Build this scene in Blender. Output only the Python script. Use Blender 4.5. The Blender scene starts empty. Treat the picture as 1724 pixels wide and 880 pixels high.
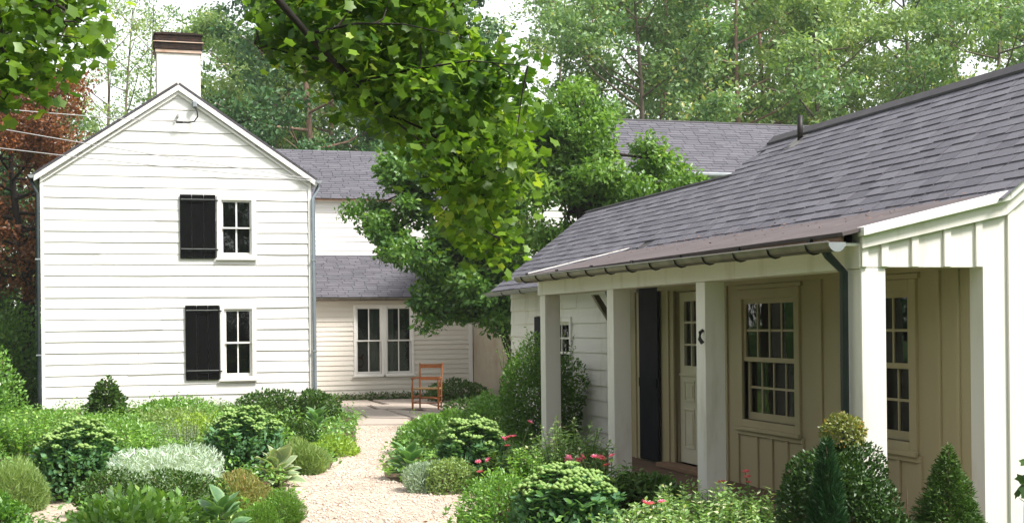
import bpy, bmesh, math, random
import numpy as np
from mathutils import Vector, Matrix, Euler

SC = bpy.context.scene
COL = SC.collection
R = math.radians

# ------------------------------------------------------------------ camera
cam = bpy.data.cameras.new('camera')
cam.sensor_width = 36.0
cam.lens = 36.0 * 2249 / 1724
cam.shift_y = 110 / 1724
cam.clip_start = 0.1
cam.clip_end = 2000
camo = bpy.data.objects.new('camera', cam)
COL.objects.link(camo)
camo.location = (0, 0, 1.7)
camo.matrix_world = (Matrix.Translation((0, 0, 1.7)) @ Matrix.Rotation(R(-16.4), 4, 'Z')
                     @ Matrix.Rotation(R(90), 4, 'X') @ Matrix.Rotation(-0.0105, 4, 'Z'))
SC.camera = camo

# ------------------------------------------------------------------ light
SUN_AZ, SUN_EL = R(135), R(52)          # clockwise from +Y
sdir = Vector((math.sin(SUN_AZ) * math.cos(SUN_EL), math.cos(SUN_AZ) * math.cos(SUN_EL), math.sin(SUN_EL)))
world = bpy.data.worlds.new('World')
SC.world = world
world.use_nodes = True
wn, wl = world.node_tree.nodes, world.node_tree.links
wn.clear()
sky = wn.new('ShaderNodeTexSky')
sky.sky_type = 'NISHITA'
sky.sun_disc = False
sky.sun_elevation = SUN_EL
sky.sun_rotation = SUN_AZ
sky.air_density = 1.4
sky.dust_density = 0.7
sky.ozone_density = 0.4
hs = wn.new('ShaderNodeHueSaturation')
hs.inputs['Saturation'].default_value = 0.18
hs.inputs['Value'].default_value = 1.0
bg = wn.new('ShaderNodeBackground')
bg.inputs['Strength'].default_value = 0.145
wo = wn.new('ShaderNodeOutputWorld')
wl.new(sky.outputs[0], hs.inputs['Color'])
wl.new(hs.outputs[0], bg.inputs['Color'])
wl.new(bg.outputs[0], wo.inputs['Surface'])
sun = bpy.data.lights.new('sun', 'SUN')
sun.energy = 3.8
sun.angle = R(13.0)
sun.color = (1.0, 0.965, 0.915)
suno = bpy.data.objects.new('sun', sun)
suno.rotation_euler = sdir.to_track_quat('Z', 'Y').to_euler()
suno.location = (20, -20, 30)
COL.objects.link(suno)
SC.view_settings.view_transform = 'Standard'
SC.view_settings.look = 'None'
SC.view_settings.gamma = 1.0
SC.view_settings.exposure = 1.0
SC.view_settings.use_curve_mapping = False
SC.render.engine = 'CYCLES'
SC.cycles.use_denoising = True
SC.cycles.max_bounces = 7
SC.cycles.transparent_max_bounces = 12
SC.cycles.caustics_reflective = False
SC.cycles.caustics_refractive = False
SC.cycles.sample_clamp_indirect = 6.0

# ------------------------------------------------------------------ materials
MATS = {}


def material(name, c1, c2=None, rough=0.65, scale=4.0, bump=0.0, bscale=60.0, spec=0.3, metal=0.0,
             rnd=0.0, detail=4.0, stretch=(1, 1, 1), dirt=None, dirt_scale=1.2, dirt_lo=0.55, dirt_hi=0.8, tint=False):
    m = bpy.data.materials.new(name)
    m.use_nodes = True
    nt = m.node_tree
    n, l = nt.nodes, nt.links
    b = n['Principled BSDF']
    b.inputs['Roughness'].default_value = rough
    b.inputs['Specular IOR Level'].default_value = spec
    b.inputs['Metallic'].default_value = metal
    tc = n.new('ShaderNodeTexCoord')
    mp = n.new('ShaderNodeMapping')
    mp.inputs['Scale'].default_value = stretch
    l.new(tc.outputs['Object'], mp.inputs['Vector'])
    mix = n.new('ShaderNodeMix')
    mix.data_type = 'RGBA'
    mix.inputs[6].default_value = (*c1, 1)
    mix.inputs[7].default_value = (*(c2 or c1), 1)
    noi = n.new('ShaderNodeTexNoise')
    noi.inputs['Scale'].default_value = scale
    noi.inputs['Detail'].default_value = detail
    l.new(mp.outputs[0], noi.inputs['Vector'])
    if tint or rnd:
        oi = n.new('ShaderNodeObjectInfo')
        at = n.new('ShaderNodeAttribute')
        at.attribute_name = 'tint'
        ad = n.new('ShaderNodeMath'); ad.operation = 'ADD'
        l.new(oi.outputs['Random'], ad.inputs[0]); l.new(at.outputs['Fac'], ad.inputs[1])
        fr = n.new('ShaderNodeMath'); fr.operation = 'FRACT'
        l.new(ad.outputs[0], fr.inputs[0])
        mm = n.new('ShaderNodeMix'); mm.data_type = 'FLOAT'
        mm.inputs[0].default_value = rnd
        l.new(noi.outputs['Fac'], mm.inputs[2]); l.new(fr.outputs[0], mm.inputs[3])
        l.new(mm.outputs[0], mix.inputs[0])
    else:
        cr = n.new('ShaderNodeValToRGB')
        cr.color_ramp.elements[0].position = 0.3
        cr.color_ramp.elements[1].position = 0.7
        l.new(noi.outputs['Fac'], cr.inputs[0])
        l.new(cr.outputs[0], mix.inputs[0])
    col = mix.outputs[2]
    if dirt:
        n2 = n.new('ShaderNodeTexNoise')
        n2.inputs['Scale'].default_value = dirt_scale
        n2.inputs['Detail'].default_value = 7
        n2.inputs['Roughness'].default_value = 0.65
        l.new(mp.outputs[0], n2.inputs['Vector'])
        r2 = n.new('ShaderNodeValToRGB')
        r2.color_ramp.elements[0].position = dirt_lo
        r2.color_ramp.elements[1].position = dirt_hi
        l.new(n2.outputs['Fac'], r2.inputs[0])
        m2 = n.new('ShaderNodeMix'); m2.data_type = 'RGBA'
        l.new(r2.outputs[0], m2.inputs[0])
        l.new(col, m2.inputs[6])
        m2.inputs[7].default_value = (*dirt, 1)
        col = m2.outputs[2]
    l.new(col, b.inputs['Base Color'])
    if bump:
        n3 = n.new('ShaderNodeTexNoise')
        n3.inputs['Scale'].default_value = bscale
        n3.inputs['Detail'].default_value = 5
        l.new(mp.outputs[0], n3.inputs['Vector'])
        bp = n.new('ShaderNodeBump')
        bp.inputs['Strength'].default_value = bump
        bp.inputs['Distance'].default_value = 0.01
        l.new(n3.outputs['Fac'], bp.inputs['Height'])
        l.new(bp.outputs[0], b.inputs['Normal'])
    MATS[name] = m
    return m


def leafmat(name, dark, light, trans=0.35, gloss=0.05, rough=0.4, warm=None):
    m = bpy.data.materials.new(name)
    m.use_nodes = True
    n, l = m.node_tree.nodes, m.node_tree.links
    n.clear()
    at = n.new('ShaderNodeAttribute'); at.attribute_name = 'tint'
    mix = n.new('ShaderNodeValToRGB')
    e = mix.color_ramp.elements
    e[0].color = (*dark, 1); e[1].color = (*light, 1)
    if warm:
        e[1].position = 0.86
        k = e.new(0.97); k.color = (*warm, 1)
    l.new(at.outputs['Fac'], mix.inputs[0])
    d = n.new('ShaderNodeBsdfDiffuse')
    t = n.new('ShaderNodeBsdfTranslucent')
    tm = n.new('ShaderNodeMix'); tm.data_type = 'RGBA'; tm.blend_type = 'MULTIPLY'
    tm.inputs[0].default_value = 1.0
    tm.inputs[7].default_value = (1.25, 1.3, 0.55, 1)
    l.new(mix.outputs[0], tm.inputs[6])
    l.new(mix.outputs[0], d.inputs[0]); l.new(tm.outputs[2], t.inputs[0])
    ms = n.new('ShaderNodeMixShader'); ms.inputs[0].default_value = trans
    l.new(d.outputs[0], ms.inputs[1]); l.new(t.outputs[0], ms.inputs[2])
    g = n.new('ShaderNodeBsdfGlossy'); g.inputs['Roughness'].default_value = rough
    g.inputs[0].default_value = (0.9, 0.95, 0.9, 1)
    m3 = n.new('ShaderNodeMixShader'); m3.inputs[0].default_value = gloss
    l.new(ms.outputs[0], m3.inputs[1]); l.new(g.outputs[0], m3.inputs[2])
    o = n.new('ShaderNodeOutputMaterial')
    l.new(m3.outputs[0], o.inputs[0])
    MATS[name] = m
    return m


def glassmat():
    m = bpy.data.materials.new('window_glass')
    m.use_nodes = True
    n, l = m.node_tree.nodes, m.node_tree.links
    n.clear()
    f = n.new('ShaderNodeFresnel'); f.inputs[0].default_value = 1.55
    tc = n.new('ShaderNodeTexCoord')
    noi = n.new('ShaderNodeTexNoise'); noi.inputs['Scale'].default_value = 5.0
    l.new(tc.outputs['Object'], noi.inputs['Vector'])
    bp = n.new('ShaderNodeBump'); bp.inputs['Strength'].default_value = 0.06; bp.inputs['Distance'].default_value = 0.02
    l.new(noi.outputs['Fac'], bp.inputs['Height'])
    t = n.new('ShaderNodeBsdfTransparent'); t.inputs[0].default_value = (0.72, 0.78, 0.76, 1)
    g = n.new('ShaderNodeBsdfGlossy'); g.inputs['Roughness'].default_value = 0.015
    l.new(bp.outputs[0], g.inputs['Normal'])
    ms = n.new('ShaderNodeMixShader')
    l.new(f.outputs[0], ms.inputs[0]); l.new(t.outputs[0], ms.inputs[1]); l.new(g.outputs[0], ms.inputs[2])
    o = n.new('ShaderNodeOutputMaterial'); l.new(ms.outputs[0], o.inputs[0])
    MATS['glass'] = m


def voronoi_ground(name, c1, c2, c3, scale, bump):
    m = bpy.data.materials.new(name)
    m.use_nodes = True
    n, l = m.node_tree.nodes, m.node_tree.links
    b = n['Principled BSDF']; b.inputs['Roughness'].default_value = 0.9
    b.inputs['Specular IOR Level'].default_value = 0.1
    tc = n.new('ShaderNodeTexCoord')
    v = n.new('ShaderNodeTexVoronoi'); v.inputs['Scale'].default_value = scale
    l.new(tc.outputs['Object'], v.inputs['Vector'])
    sp = n.new('ShaderNodeSeparateColor'); l.new(v.outputs['Color'], sp.inputs[0])
    r = n.new('ShaderNodeValToRGB'); e = r.color_ramp.elements
    e[0].color = (*c1, 1); e[1].color = (*c2, 1)
    k = e.new(0.22); k.color = (*c3, 1)
    l.new(sp.outputs[0], r.inputs[0])
    big = n.new('ShaderNodeTexNoise'); big.inputs['Scale'].default_value = 0.9; big.inputs['Detail'].default_value = 6
    l.new(tc.outputs['Object'], big.inputs['Vector'])
    r2 = n.new('ShaderNodeValToRGB'); r2.color_ramp.elements[0].position = 0.35; r2.color_ramp.elements[1].position = 0.75
    r2.color_ramp.elements[0].color = (0.78, 0.74, 0.70, 1); r2.color_ramp.elements[1].color = (1.06, 1.03, 1.0, 1)
    l.new(big.outputs['Fac'], r2.inputs[0])
    mu = n.new('ShaderNodeMix'); mu.data_type = 'RGBA'; mu.blend_type = 'MULTIPLY'; mu.inputs[0].default_value = 1
    l.new(r.outputs[0], mu.inputs[6]); l.new(r2.outputs[0], mu.inputs[7])
    l.new(mu.outputs[2], b.inputs['Base Color'])
    bp = n.new('ShaderNodeBump'); bp.inputs['Strength'].default_value = bump; bp.inputs['Distance'].default_value = 0.02
    bp.invert = True
    l.new(v.outputs['Distance'], bp.inputs['Height']); l.new(bp.outputs[0], b.inputs['Normal'])
    MATS[name] = m


W8 = (0.80, 0.775, 0.745)
material('white_paint', W8, (0.76, 0.74, 0.69), rough=0.55, scale=2.0, rnd=0.5, bump=0.15, bscale=35, stretch=(0.35, 1, 1.6),
         dirt=(0.52, 0.43, 0.34), dirt_scale=2.6, dirt_lo=0.66, dirt_hi=0.86)
material('wing_paint_shaded', (0.70, 0.655, 0.59), (0.64, 0.59, 0.52), rough=0.6, scale=2.0, bump=0.15, bscale=35, stretch=(0.35, 1, 1.6),  # white paint darkened: the lower wing wall's shade is put into the colour
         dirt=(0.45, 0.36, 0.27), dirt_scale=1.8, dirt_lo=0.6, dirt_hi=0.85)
material('wall_core', (0.45, 0.34, 0.25), (0.34, 0.25, 0.18), rough=0.9)
material('trim_paint', (0.80, 0.775, 0.74), (0.77, 0.745, 0.70), rough=0.5, scale=5, bump=0.1, bscale=30)
material('cream_paint', (0.785, 0.75, 0.70), (0.745, 0.705, 0.65), rough=0.5, scale=1.6, bump=0.12, bscale=40,
         stretch=(1, 1, 0.22), dirt=(0.50, 0.43, 0.33), dirt_scale=3.2, dirt_lo=0.56, dirt_hi=0.86)
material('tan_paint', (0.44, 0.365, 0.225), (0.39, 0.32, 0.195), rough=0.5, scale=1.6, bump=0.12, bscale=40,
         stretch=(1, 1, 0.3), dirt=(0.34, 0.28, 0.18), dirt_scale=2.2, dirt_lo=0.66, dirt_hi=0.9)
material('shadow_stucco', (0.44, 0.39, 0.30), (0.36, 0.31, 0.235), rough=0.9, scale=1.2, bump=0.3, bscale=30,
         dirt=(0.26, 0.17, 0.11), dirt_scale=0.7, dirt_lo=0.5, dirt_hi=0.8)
material('door_paint', (0.66, 0.60, 0.47), (0.61, 0.55, 0.42), rough=0.5, scale=3, bump=0.1, bscale=30)
material('black_paint', (0.0025, 0.003, 0.0028), (0.0045, 0.005, 0.0045), rough=0.8, scale=8, spec=0.03, bump=0.1, bscale=25)
material('shutter_edge', (0.30, 0.31, 0.30), (0.22, 0.23, 0.22), rough=0.6)
material('navy_paint', (0.006, 0.006, 0.011), (0.010, 0.010, 0.015), rough=0.65, scale=6, spec=0.08)
material('shingle', (0.105, 0.100, 0.118), (0.195, 0.187, 0.211), rough=0.9, scale=11, rnd=0.55, bump=0.5, bscale=220, spec=0.15,
         dirt=(0.25, 0.245, 0.235), dirt_scale=2.2, dirt_lo=0.58, dirt_hi=0.85)
material('shingle_far', (0.085, 0.082, 0.096), (0.140, 0.134, 0.150), rough=0.9, scale=7, rnd=0.6, bump=0.4, bscale=160, spec=0.15)
material('roof_felt', (0.06, 0.056, 0.06), (0.08, 0.075, 0.08), rough=0.95)
material('brown_membrane', (0.125, 0.102, 0.103), (0.085, 0.068, 0.068), rough=0.85, scale=3.0, bump=0.35, bscale=120,
         dirt=(0.26, 0.17, 0.11), dirt_scale=5.0, dirt_lo=0.62, dirt_hi=0.72)
material('galvanised', (0.26, 0.24, 0.20), (0.17, 0.155, 0.13), rough=0.42, metal=0.75, scale=6)
material('gutter_grey', (0.32, 0.34, 0.35), (0.24, 0.26, 0.27), rough=0.5, metal=0.3, scale=5)
material('downspout_blue', (0.24, 0.28, 0.31), (0.19, 0.225, 0.255), rough=0.5, metal=0.2, scale=5)
material('downspout_dark', (0.02, 0.03, 0.032), (0.035, 0.045, 0.045), rough=0.35, metal=0.3)
material('dark_iron', (0.02, 0.02, 0.02), (0.035, 0.03, 0.028), rough=0.5, metal=0.4)
material('wire_grey', (0.34, 0.33, 0.33), (0.26, 0.25, 0.25), rough=0.5)
material('white_brick', (0.76, 0.73, 0.68), (0.66, 0.60, 0.54), rough=0.85, scale=5, bump=0.6, bscale=25,
         dirt=(0.52, 0.26, 0.15), dirt_scale=2.4, dirt_lo=0.62, dirt_hi=0.78)
material('sooty_brick', (0.012, 0.010, 0.009), (0.05, 0.026, 0.018), rough=0.95, scale=7, bump=0.6, bscale=40)
material('rusty_mortar', (0.58, 0.46, 0.38), (0.44, 0.27, 0.19), rough=0.95, scale=6)
material('chair_wood', (0.46, 0.165, 0.055), (0.36, 0.115, 0.035), rough=0.42, scale=6, stretch=(3, 3, 0.6))
material('rush_seat', (0.46, 0.30, 0.13), (0.36, 0.21, 0.08), rough=0.8, scale=30, bump=0.4, bscale=80)
material('flagstone', (0.36, 0.30, 0.25), (0.47, 0.40, 0.34), rough=0.85, scale=1.6, rnd=0.4, bump=0.3, bscale=20,
         dirt=(0.26, 0.21, 0.17), dirt_scale=1.6, dirt_lo=0.55, dirt_hi=0.78)
material('joint_soil', (0.06, 0.045, 0.03), (0.09, 0.06, 0.04), rough=1)
material('mulch', (0.075, 0.048, 0.03), (0.13, 0.085, 0.055), rough=1, scale=18, bump=0.8, bscale=60)
material('lawn', (0.045, 0.095, 0.02), (0.085, 0.15, 0.035), rough=1, scale=6, bump=0.8, bscale=50,
         dirt=(0.11, 0.085, 0.05), dirt_scale=0.6, dirt_lo=0.6, dirt_hi=0.75)
material('wood_sill', (0.27, 0.16, 0.10), (0.19, 0.11, 0.065), rough=0.7, scale=4, stretch=(6, 1, 6), bump=0.2)
material('porch_brick', (0.16, 0.095, 0.06), (0.11, 0.07, 0.045), rough=0.9, scale=6, bump=0.4)
material('bark', (0.11, 0.085, 0.062), (0.18, 0.145, 0.11), rough=0.95, scale=5, stretch=(3, 3, 0.7), bump=0.8, bscale=14)
material('bark_pine', (0.20, 0.12, 0.082), (0.27, 0.18, 0.13), rough=0.95, scale=5, stretch=(3, 3, 0.7), bump=0.8, bscale=14)
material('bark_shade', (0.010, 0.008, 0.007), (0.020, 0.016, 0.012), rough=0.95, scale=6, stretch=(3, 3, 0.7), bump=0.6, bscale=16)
material('bark_dark', (0.022, 0.018, 0.014), (0.042, 0.034, 0.027), rough=0.95, scale=6, stretch=(3, 3, 0.7), bump=0.6, bscale=16)
material('stem_green', (0.09, 0.13, 0.045), (0.13, 0.16, 0.06), rough=0.8)
material('twig_brown', (0.12, 0.075, 0.045), (0.17, 0.11, 0.07), rough=0.9)
material('interior', (0.05, 0.045, 0.04), (0.04, 0.036, 0.032), rough=0.95)
material('curtain', (0.45, 0.42, 0.37), (0.36, 0.33, 0.29), rough=0.95)
material('litter', (0.34, 0.16, 0.07), (0.20, 0.11, 0.06), rough=0.9, rnd=0.6)
voronoi_ground('gravel', (0.36, 0.27, 0.21), (0.64, 0.56, 0.48), (0.52, 0.43, 0.355), 42.0, 0.6)
material('gravel_stone', (0.46, 0.37, 0.31), (0.70, 0.63, 0.56), rough=0.9, rnd=0.8)
glassmat()
leafmat('leaf_maple', (0.040, 0.100, 0.012), (0.195, 0.325, 0.038), trans=0.50, gloss=0.02, warm=(0.33, 0.42, 0.055))
leafmat('leaf_magnolia', (0.036, 0.11, 0.020), (0.165, 0.31, 0.050), trans=0.40, gloss=0.03, warm=(0.34, 0.46, 0.08))
leafmat('leaf_bright', (0.07, 0.17, 0.025), (0.24, 0.40, 0.065), trans=0.42, gloss=0.03, warm=(0.44, 0.52, 0.10))
leafmat('leaf_wood', (0.101, 0.211, 0.074), (0.248, 0.366, 0.129), trans=0.40, gloss=0.03, warm=(0.477, 0.458, 0.129))
leafmat('leaf_wood_pale', (0.176, 0.289, 0.097), (0.367, 0.474, 0.176), trans=0.42, gloss=0.03, warm=(0.508, 0.508, 0.176))
leafmat('leaf_wood_dark', (0.032, 0.094, 0.032), (0.087, 0.181, 0.058), trans=0.30, gloss=0.03)
leafmat('leaf_red', (0.100, 0.040, 0.022), (0.306, 0.108, 0.036), trans=0.35, gloss=0.03, warm=(0.504, 0.180, 0.054))
leafmat('leaf_box', (0.026, 0.070, 0.014), (0.092, 0.172, 0.034), trans=0.28, gloss=0.025, warm=(0.16, 0.25, 0.055))
leafmat('leaf_boxdark', (0.016, 0.045, 0.010), (0.055, 0.115, 0.022), trans=0.22, gloss=0.03, warm=(0.13, 0.20, 0.05))
leafmat('leaf_boxtip', (0.102, 0.145, 0.029), (0.275, 0.275, 0.058), trans=0.3, gloss=0.05, warm=(0.522, 0.290, 0.072))
leafmat('leaf_fresh', (0.085, 0.213, 0.038), (0.248, 0.451, 0.076), trans=0.38, gloss=0.05, warm=(0.409, 0.580, 0.137))
leafmat('leaf_sedum', (0.105, 0.25, 0.125), (0.23, 0.40, 0.19), trans=0.35, gloss=0.02)
leafmat('head_sedum', (0.21, 0.35, 0.09), (0.35, 0.49, 0.165), trans=0.25, gloss=0.01)
leafmat('leaf_silver', (0.370, 0.468, 0.394), (0.690, 0.776, 0.678), trans=0.3, gloss=0.03)
leafmat('leaf_greysage', (0.207, 0.297, 0.207), (0.469, 0.566, 0.428), trans=0.3, gloss=0.03)
leafmat('leaf_hosta', (0.092, 0.208, 0.083), (0.233, 0.400, 0.151), trans=0.3, gloss=0.07)
leafmat('leaf_hosta_cream', (0.138, 0.232, 0.109), (0.493, 0.536, 0.319), trans=0.3, gloss=0.07)
leafmat('leaf_tuft', (0.148, 0.235, 0.070), (0.348, 0.470, 0.148), trans=0.35, gloss=0.03)
leafmat('leaf_rusty', (0.160, 0.189, 0.051), (0.362, 0.348, 0.116), trans=0.35, gloss=0.02, warm=(0.435, 0.246, 0.102))
leafmat('leaf_cushion', (0.072, 0.174, 0.023), (0.189, 0.341, 0.051), trans=0.3, gloss=0.02)
leafmat('leaf_lime', (0.189, 0.319, 0.036), (0.377, 0.522, 0.072), trans=0.35, gloss=0.03)
leafmat('leaf_varieg', (0.112, 0.239, 0.064), (0.319, 0.479, 0.160), trans=0.32, gloss=0.06, warm=(0.797, 0.800, 0.526))
leafmat('leaf_conifer', (0.030, 0.075, 0.016), (0.10, 0.18, 0.035), trans=0.2, gloss=0.02)
leafmat('leaf_cypress', (0.012, 0.042, 0.016), (0.04, 0.10, 0.038), trans=0.2, gloss=0.02)
leafmat('petal_pink', (0.68, 0.09, 0.24), (0.85, 0.32, 0.45), trans=0.3, gloss=0.03)
leafmat('leaf_grass', (0.072, 0.167, 0.029), (0.174, 0.290, 0.065), trans=0.35, gloss=0.02)

# ------------------------------------------------------------------ mesh helpers
Z3 = np.array((0.0, 0.0, 1.0))


class Fr:
    """local frame: u along, n outward, z up"""
    def __init__(s, O, U, N):
        s.O, s.U, s.N = np.array(O, float), np.array(U, float), np.array(N, float)

    def __call__(s, u, n, z):
        return tuple(s.O + s.U * u + s.N * n + Z3 * z)


def front(Y): return Fr((0, Y, 0), (1, 0, 0), (0, -1, 0))
def side(X): return Fr((X, 0, 0), (0, 1, 0), (-1, 0, 0))


WORLD = Fr((0, 0, 0), (1, 0, 0), (0, 1, 0))


def link(o, parent=None):
    COL.objects.link(o)
    if parent is not None:
        o.parent = parent
    return o


def tag(o, label=None, cat=None, group=None, kind=None):
    if label: o['label'] = label
    if cat: o['category'] = cat
    if group: o['group'] = group
    if kind: o['kind'] = kind
    return o


BASE = {}


def thing(name, loc, label, cat, group=None, rotz=0.0):
    o = bpy.data.objects.new(name, None)
    o.empty_display_size = 0.2
    o.location = loc
    o.rotation_euler = (0, 0, rotz)
    COL.objects.link(o)
    tag(o, label, cat, group)
    BASE[o.name] = np.array(loc, float)
    return o


def base_of(o):
    while o.parent is not None:
        o = o.parent
    return BASE.get(o.name, np.zeros(3))


class MB:
    def __init__(s, f=WORLD):
        s.v, s.f, s.fr = [], [], f

    def add(s, vs, fs):
        k = len(s.v)
        s.v += [tuple(map(float, p)) for p in vs]
        s.f += [tuple(i + k for i in q) for q in fs]
        return s

    def hexa(s, p):
        return s.add(p, [(0, 1, 2, 3), (7, 6, 5, 4), (0, 4, 5, 1), (1, 5, 6, 2), (2, 6, 7, 3), (3, 7, 4, 0)])

    def box(s, u0, u1, n0, n1, z0, z1):
        f = s.fr
        return s.hexa([f(u0, n0, z0), f(u1, n0, z0), f(u1, n1, z0), f(u0, n1, z0),
                       f(u0, n0, z1), f(u1, n0, z1), f(u1, n1, z1), f(u0, n1, z1)])

    def prism(s, poly, n0, n1):
        """poly: (u,z) outline extruded from n0 to n1"""
        k = len(poly)
        f = s.fr
        vs = [f(u, n0, z) for u, z in poly] + [f(u, n1, z) for u, z in poly]
        fs = [tuple(range(k)), tuple(range(2 * k - 1, k - 1, -1))]
        fs += [(i, (i + 1) % k, k + (i + 1) % k, k + i) for i in range(k)]
        return s.add(vs, fs)

    def slab(s, a, b, c, d, t):
        """quad a,b,c,d thickened by t along its normal (towards the normal)"""
        a, b, c, d = map(np.array, (a, b, c, d))
        n = np.cross(b - a, d - a); n = n / np.linalg.norm(n) * t
        return s.hexa([a, b, c, d, a + n, b + n, c + n, d + n])

    def tube(s, pts, rad, sides=7, cap=True):
        pts = [np.array(p, float) for p in pts]
        rad = rad if hasattr(rad, '__len__') else [rad] * len(pts)
        rings = []
        ref = np.array((0.13, 0.37, 0.92))
        k0 = len(s.v)
        for i, p in enumerate(pts):
            t = pts[min(i + 1, len(pts) - 1)] - pts[max(i - 1, 0)]
            t = t / (np.linalg.norm(t) + 1e-9)
            a = np.cross(t, ref)
            if np.linalg.norm(a) < 0.1: a = np.cross(t, (1, 0, 0))
            a /= np.linalg.norm(a)
            b = np.cross(t, a)
            for j in range(sides):
                th = 2 * math.pi * j / sides
                s.v.append(tuple(p + rad[i] * (math.cos(th) * a + math.sin(th) * b)))
        for i in range(len(pts) - 1):
            for j in range(sides):
                q = k0 + i * sides
                s.f.append((q + j, q + (j + 1) % sides, q + sides + (j + 1) % sides, q + sides + j))
        if cap:
            s.f.append(tuple(k0 + j for j in range(sides)))
            q = k0 + (len(pts) - 1) * sides
            s.f.append(tuple(q + j for j in reversed(range(sides))))
        return s

    def build(s, name, mat, parent=None, off=None, bevel=0.0, smooth=False):
        if off is None:
            off = base_of(parent) if parent is not None else np.zeros(3)
        me = bpy.data.meshes.new(name)
        me.from_pydata([tuple(np.array(p) - off) for p in s.v], [], s.f)
        bm = bmesh.new(); bm.from_mesh(me)
        bmesh.ops.recalc_face_normals(bm, faces=bm.faces[:])
        if bevel:
            bmesh.ops.bevel(bm, geom=bm.edges[:], offset=bevel, segments=1, affect='EDGES')
        bm.to_mesh(me); bm.free()
        if smooth:
            me.shade_smooth()
        me.materials.append(MATS[mat])
        return link(bpy.data.objects.new(name, me), parent)


def obox(name, mat, parent, f, u0, u1, n0, n1, z0, z1, bevel=0.0):
    return MB(f).box(u0, u1, n0, n1, z0, z1).build(name, mat, parent, bevel=bevel)


def wall_slab(mb, u0, u1, z0, z1, openings, n0, n1):
    us = sorted({u0, u1, *[o[0] for o in openings], *[o[1] for o in openings]})
    zs = sorted({z0, z1, *[o[2] for o in openings], *[o[3] for o in openings]})
    for i in range(len(us) - 1):
        for j in range(len(zs) - 1):
            cu, cz = (us[i] + us[i + 1]) / 2, (zs[j] + zs[j + 1]) / 2
            if any(o[0] < cu < o[1] and o[2] < cz < o[3] for o in openings):
                continue
            mb.box(us[i], us[i + 1], n0, n1, zs[j], zs[j + 1])
    return mb


rngp = random.Random(11)


def clapboards(parent, f, u0, u1, z0, z1, expo, cuts, mat='white_paint', thick=0.03, lim=None, jit=0.006, segs=7, name='clapboard', n0=0.0, gap=0.002):
    """one object per board piece; lim(z) -> (umin, umax)"""
    z = z0
    while z < z1 - 0.01:
        e = expo * rngp.uniform(0.94, 1.06)
        zt = min(z + e, z1)
        br = sorted({u0, u1, *[c[0] for c in cuts if c[2] < zt and c[3] > z], *[c[1] for c in cuts if c[2] < zt and c[3] > z]})
        ext = []
        for a, b in zip(br, br[1:]):
            if b - a > 2.2 and rngp.random() < .75:
                m_ = a + (b - a) * rngp.uniform(.22, .78)
                ext += [(a, m_ - .0015), (m_ + .0015, b)]
            else:
                ext.append((a, b))
        for a, b in ext:
            if b - a < 0.02: continue
            rest = [(z, zt)]
            for c in cuts:
                if c[0] < (a + b) / 2 < c[1] and c[2] < zt and c[3] > z:
                    rest = [r for q in rest for r in ((q[0], min(q[1], c[2])), (max(q[0], c[3]), q[1])) if r[1] - r[0] > 0.012]
            for q0, q1 in rest:
                a0, b0, a1, b1 = a, b, a, b
                if lim:
                    l0, r0 = lim(q0); l1, r1 = lim(q1)
                    a0, b0, a1, b1 = max(a, l0), min(b, r0), max(a, l1), min(b, r1)
                    if b0 - a0 < 0.03: continue
                    if b1 < a1: a1 = b1 = (a1 + b1) / 2
                mb = MB(f)
                k = max(2, int(segs * (b - a) / (u1 - u0)) + 1)
                tilt = rngp.uniform(-jit, jit)
                t = thick * rngp.uniform(0.8, 1.15)
                vs, fs = [], []
                for i in range(k + 1):
                    g = i / k
                    ub, ut = a0 + (b0 - a0) * g, a1 + (b1 - a1) * g
                    zb = q0 + tilt * (g - 0.5) + rngp.uniform(-jit, jit) * 0.5 + gap
                    nt = t * 0.35 * (1 if q1 == zt else 1.6)
                    vs += [f(ub, n0, zb), f(ub, n0 + t + rngp.uniform(-0.003, 0.003), zb), f(ut, n0 + nt, q1), f(ut, n0, q1)]
                for i in range(k):
                    p, q = 4 * i, 4 * i + 4
                    fs += [(p + j, p + (j + 1) % 4, q + (j + 1) % 4, q + j) for j in range(4)]
                fs += [(0, 1, 2, 3), (4 * k + 3, 4 * k + 2, 4 * k + 1, 4 * k)]
                mb.add(vs, fs).build(name, mat, parent)
        z = zt


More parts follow.
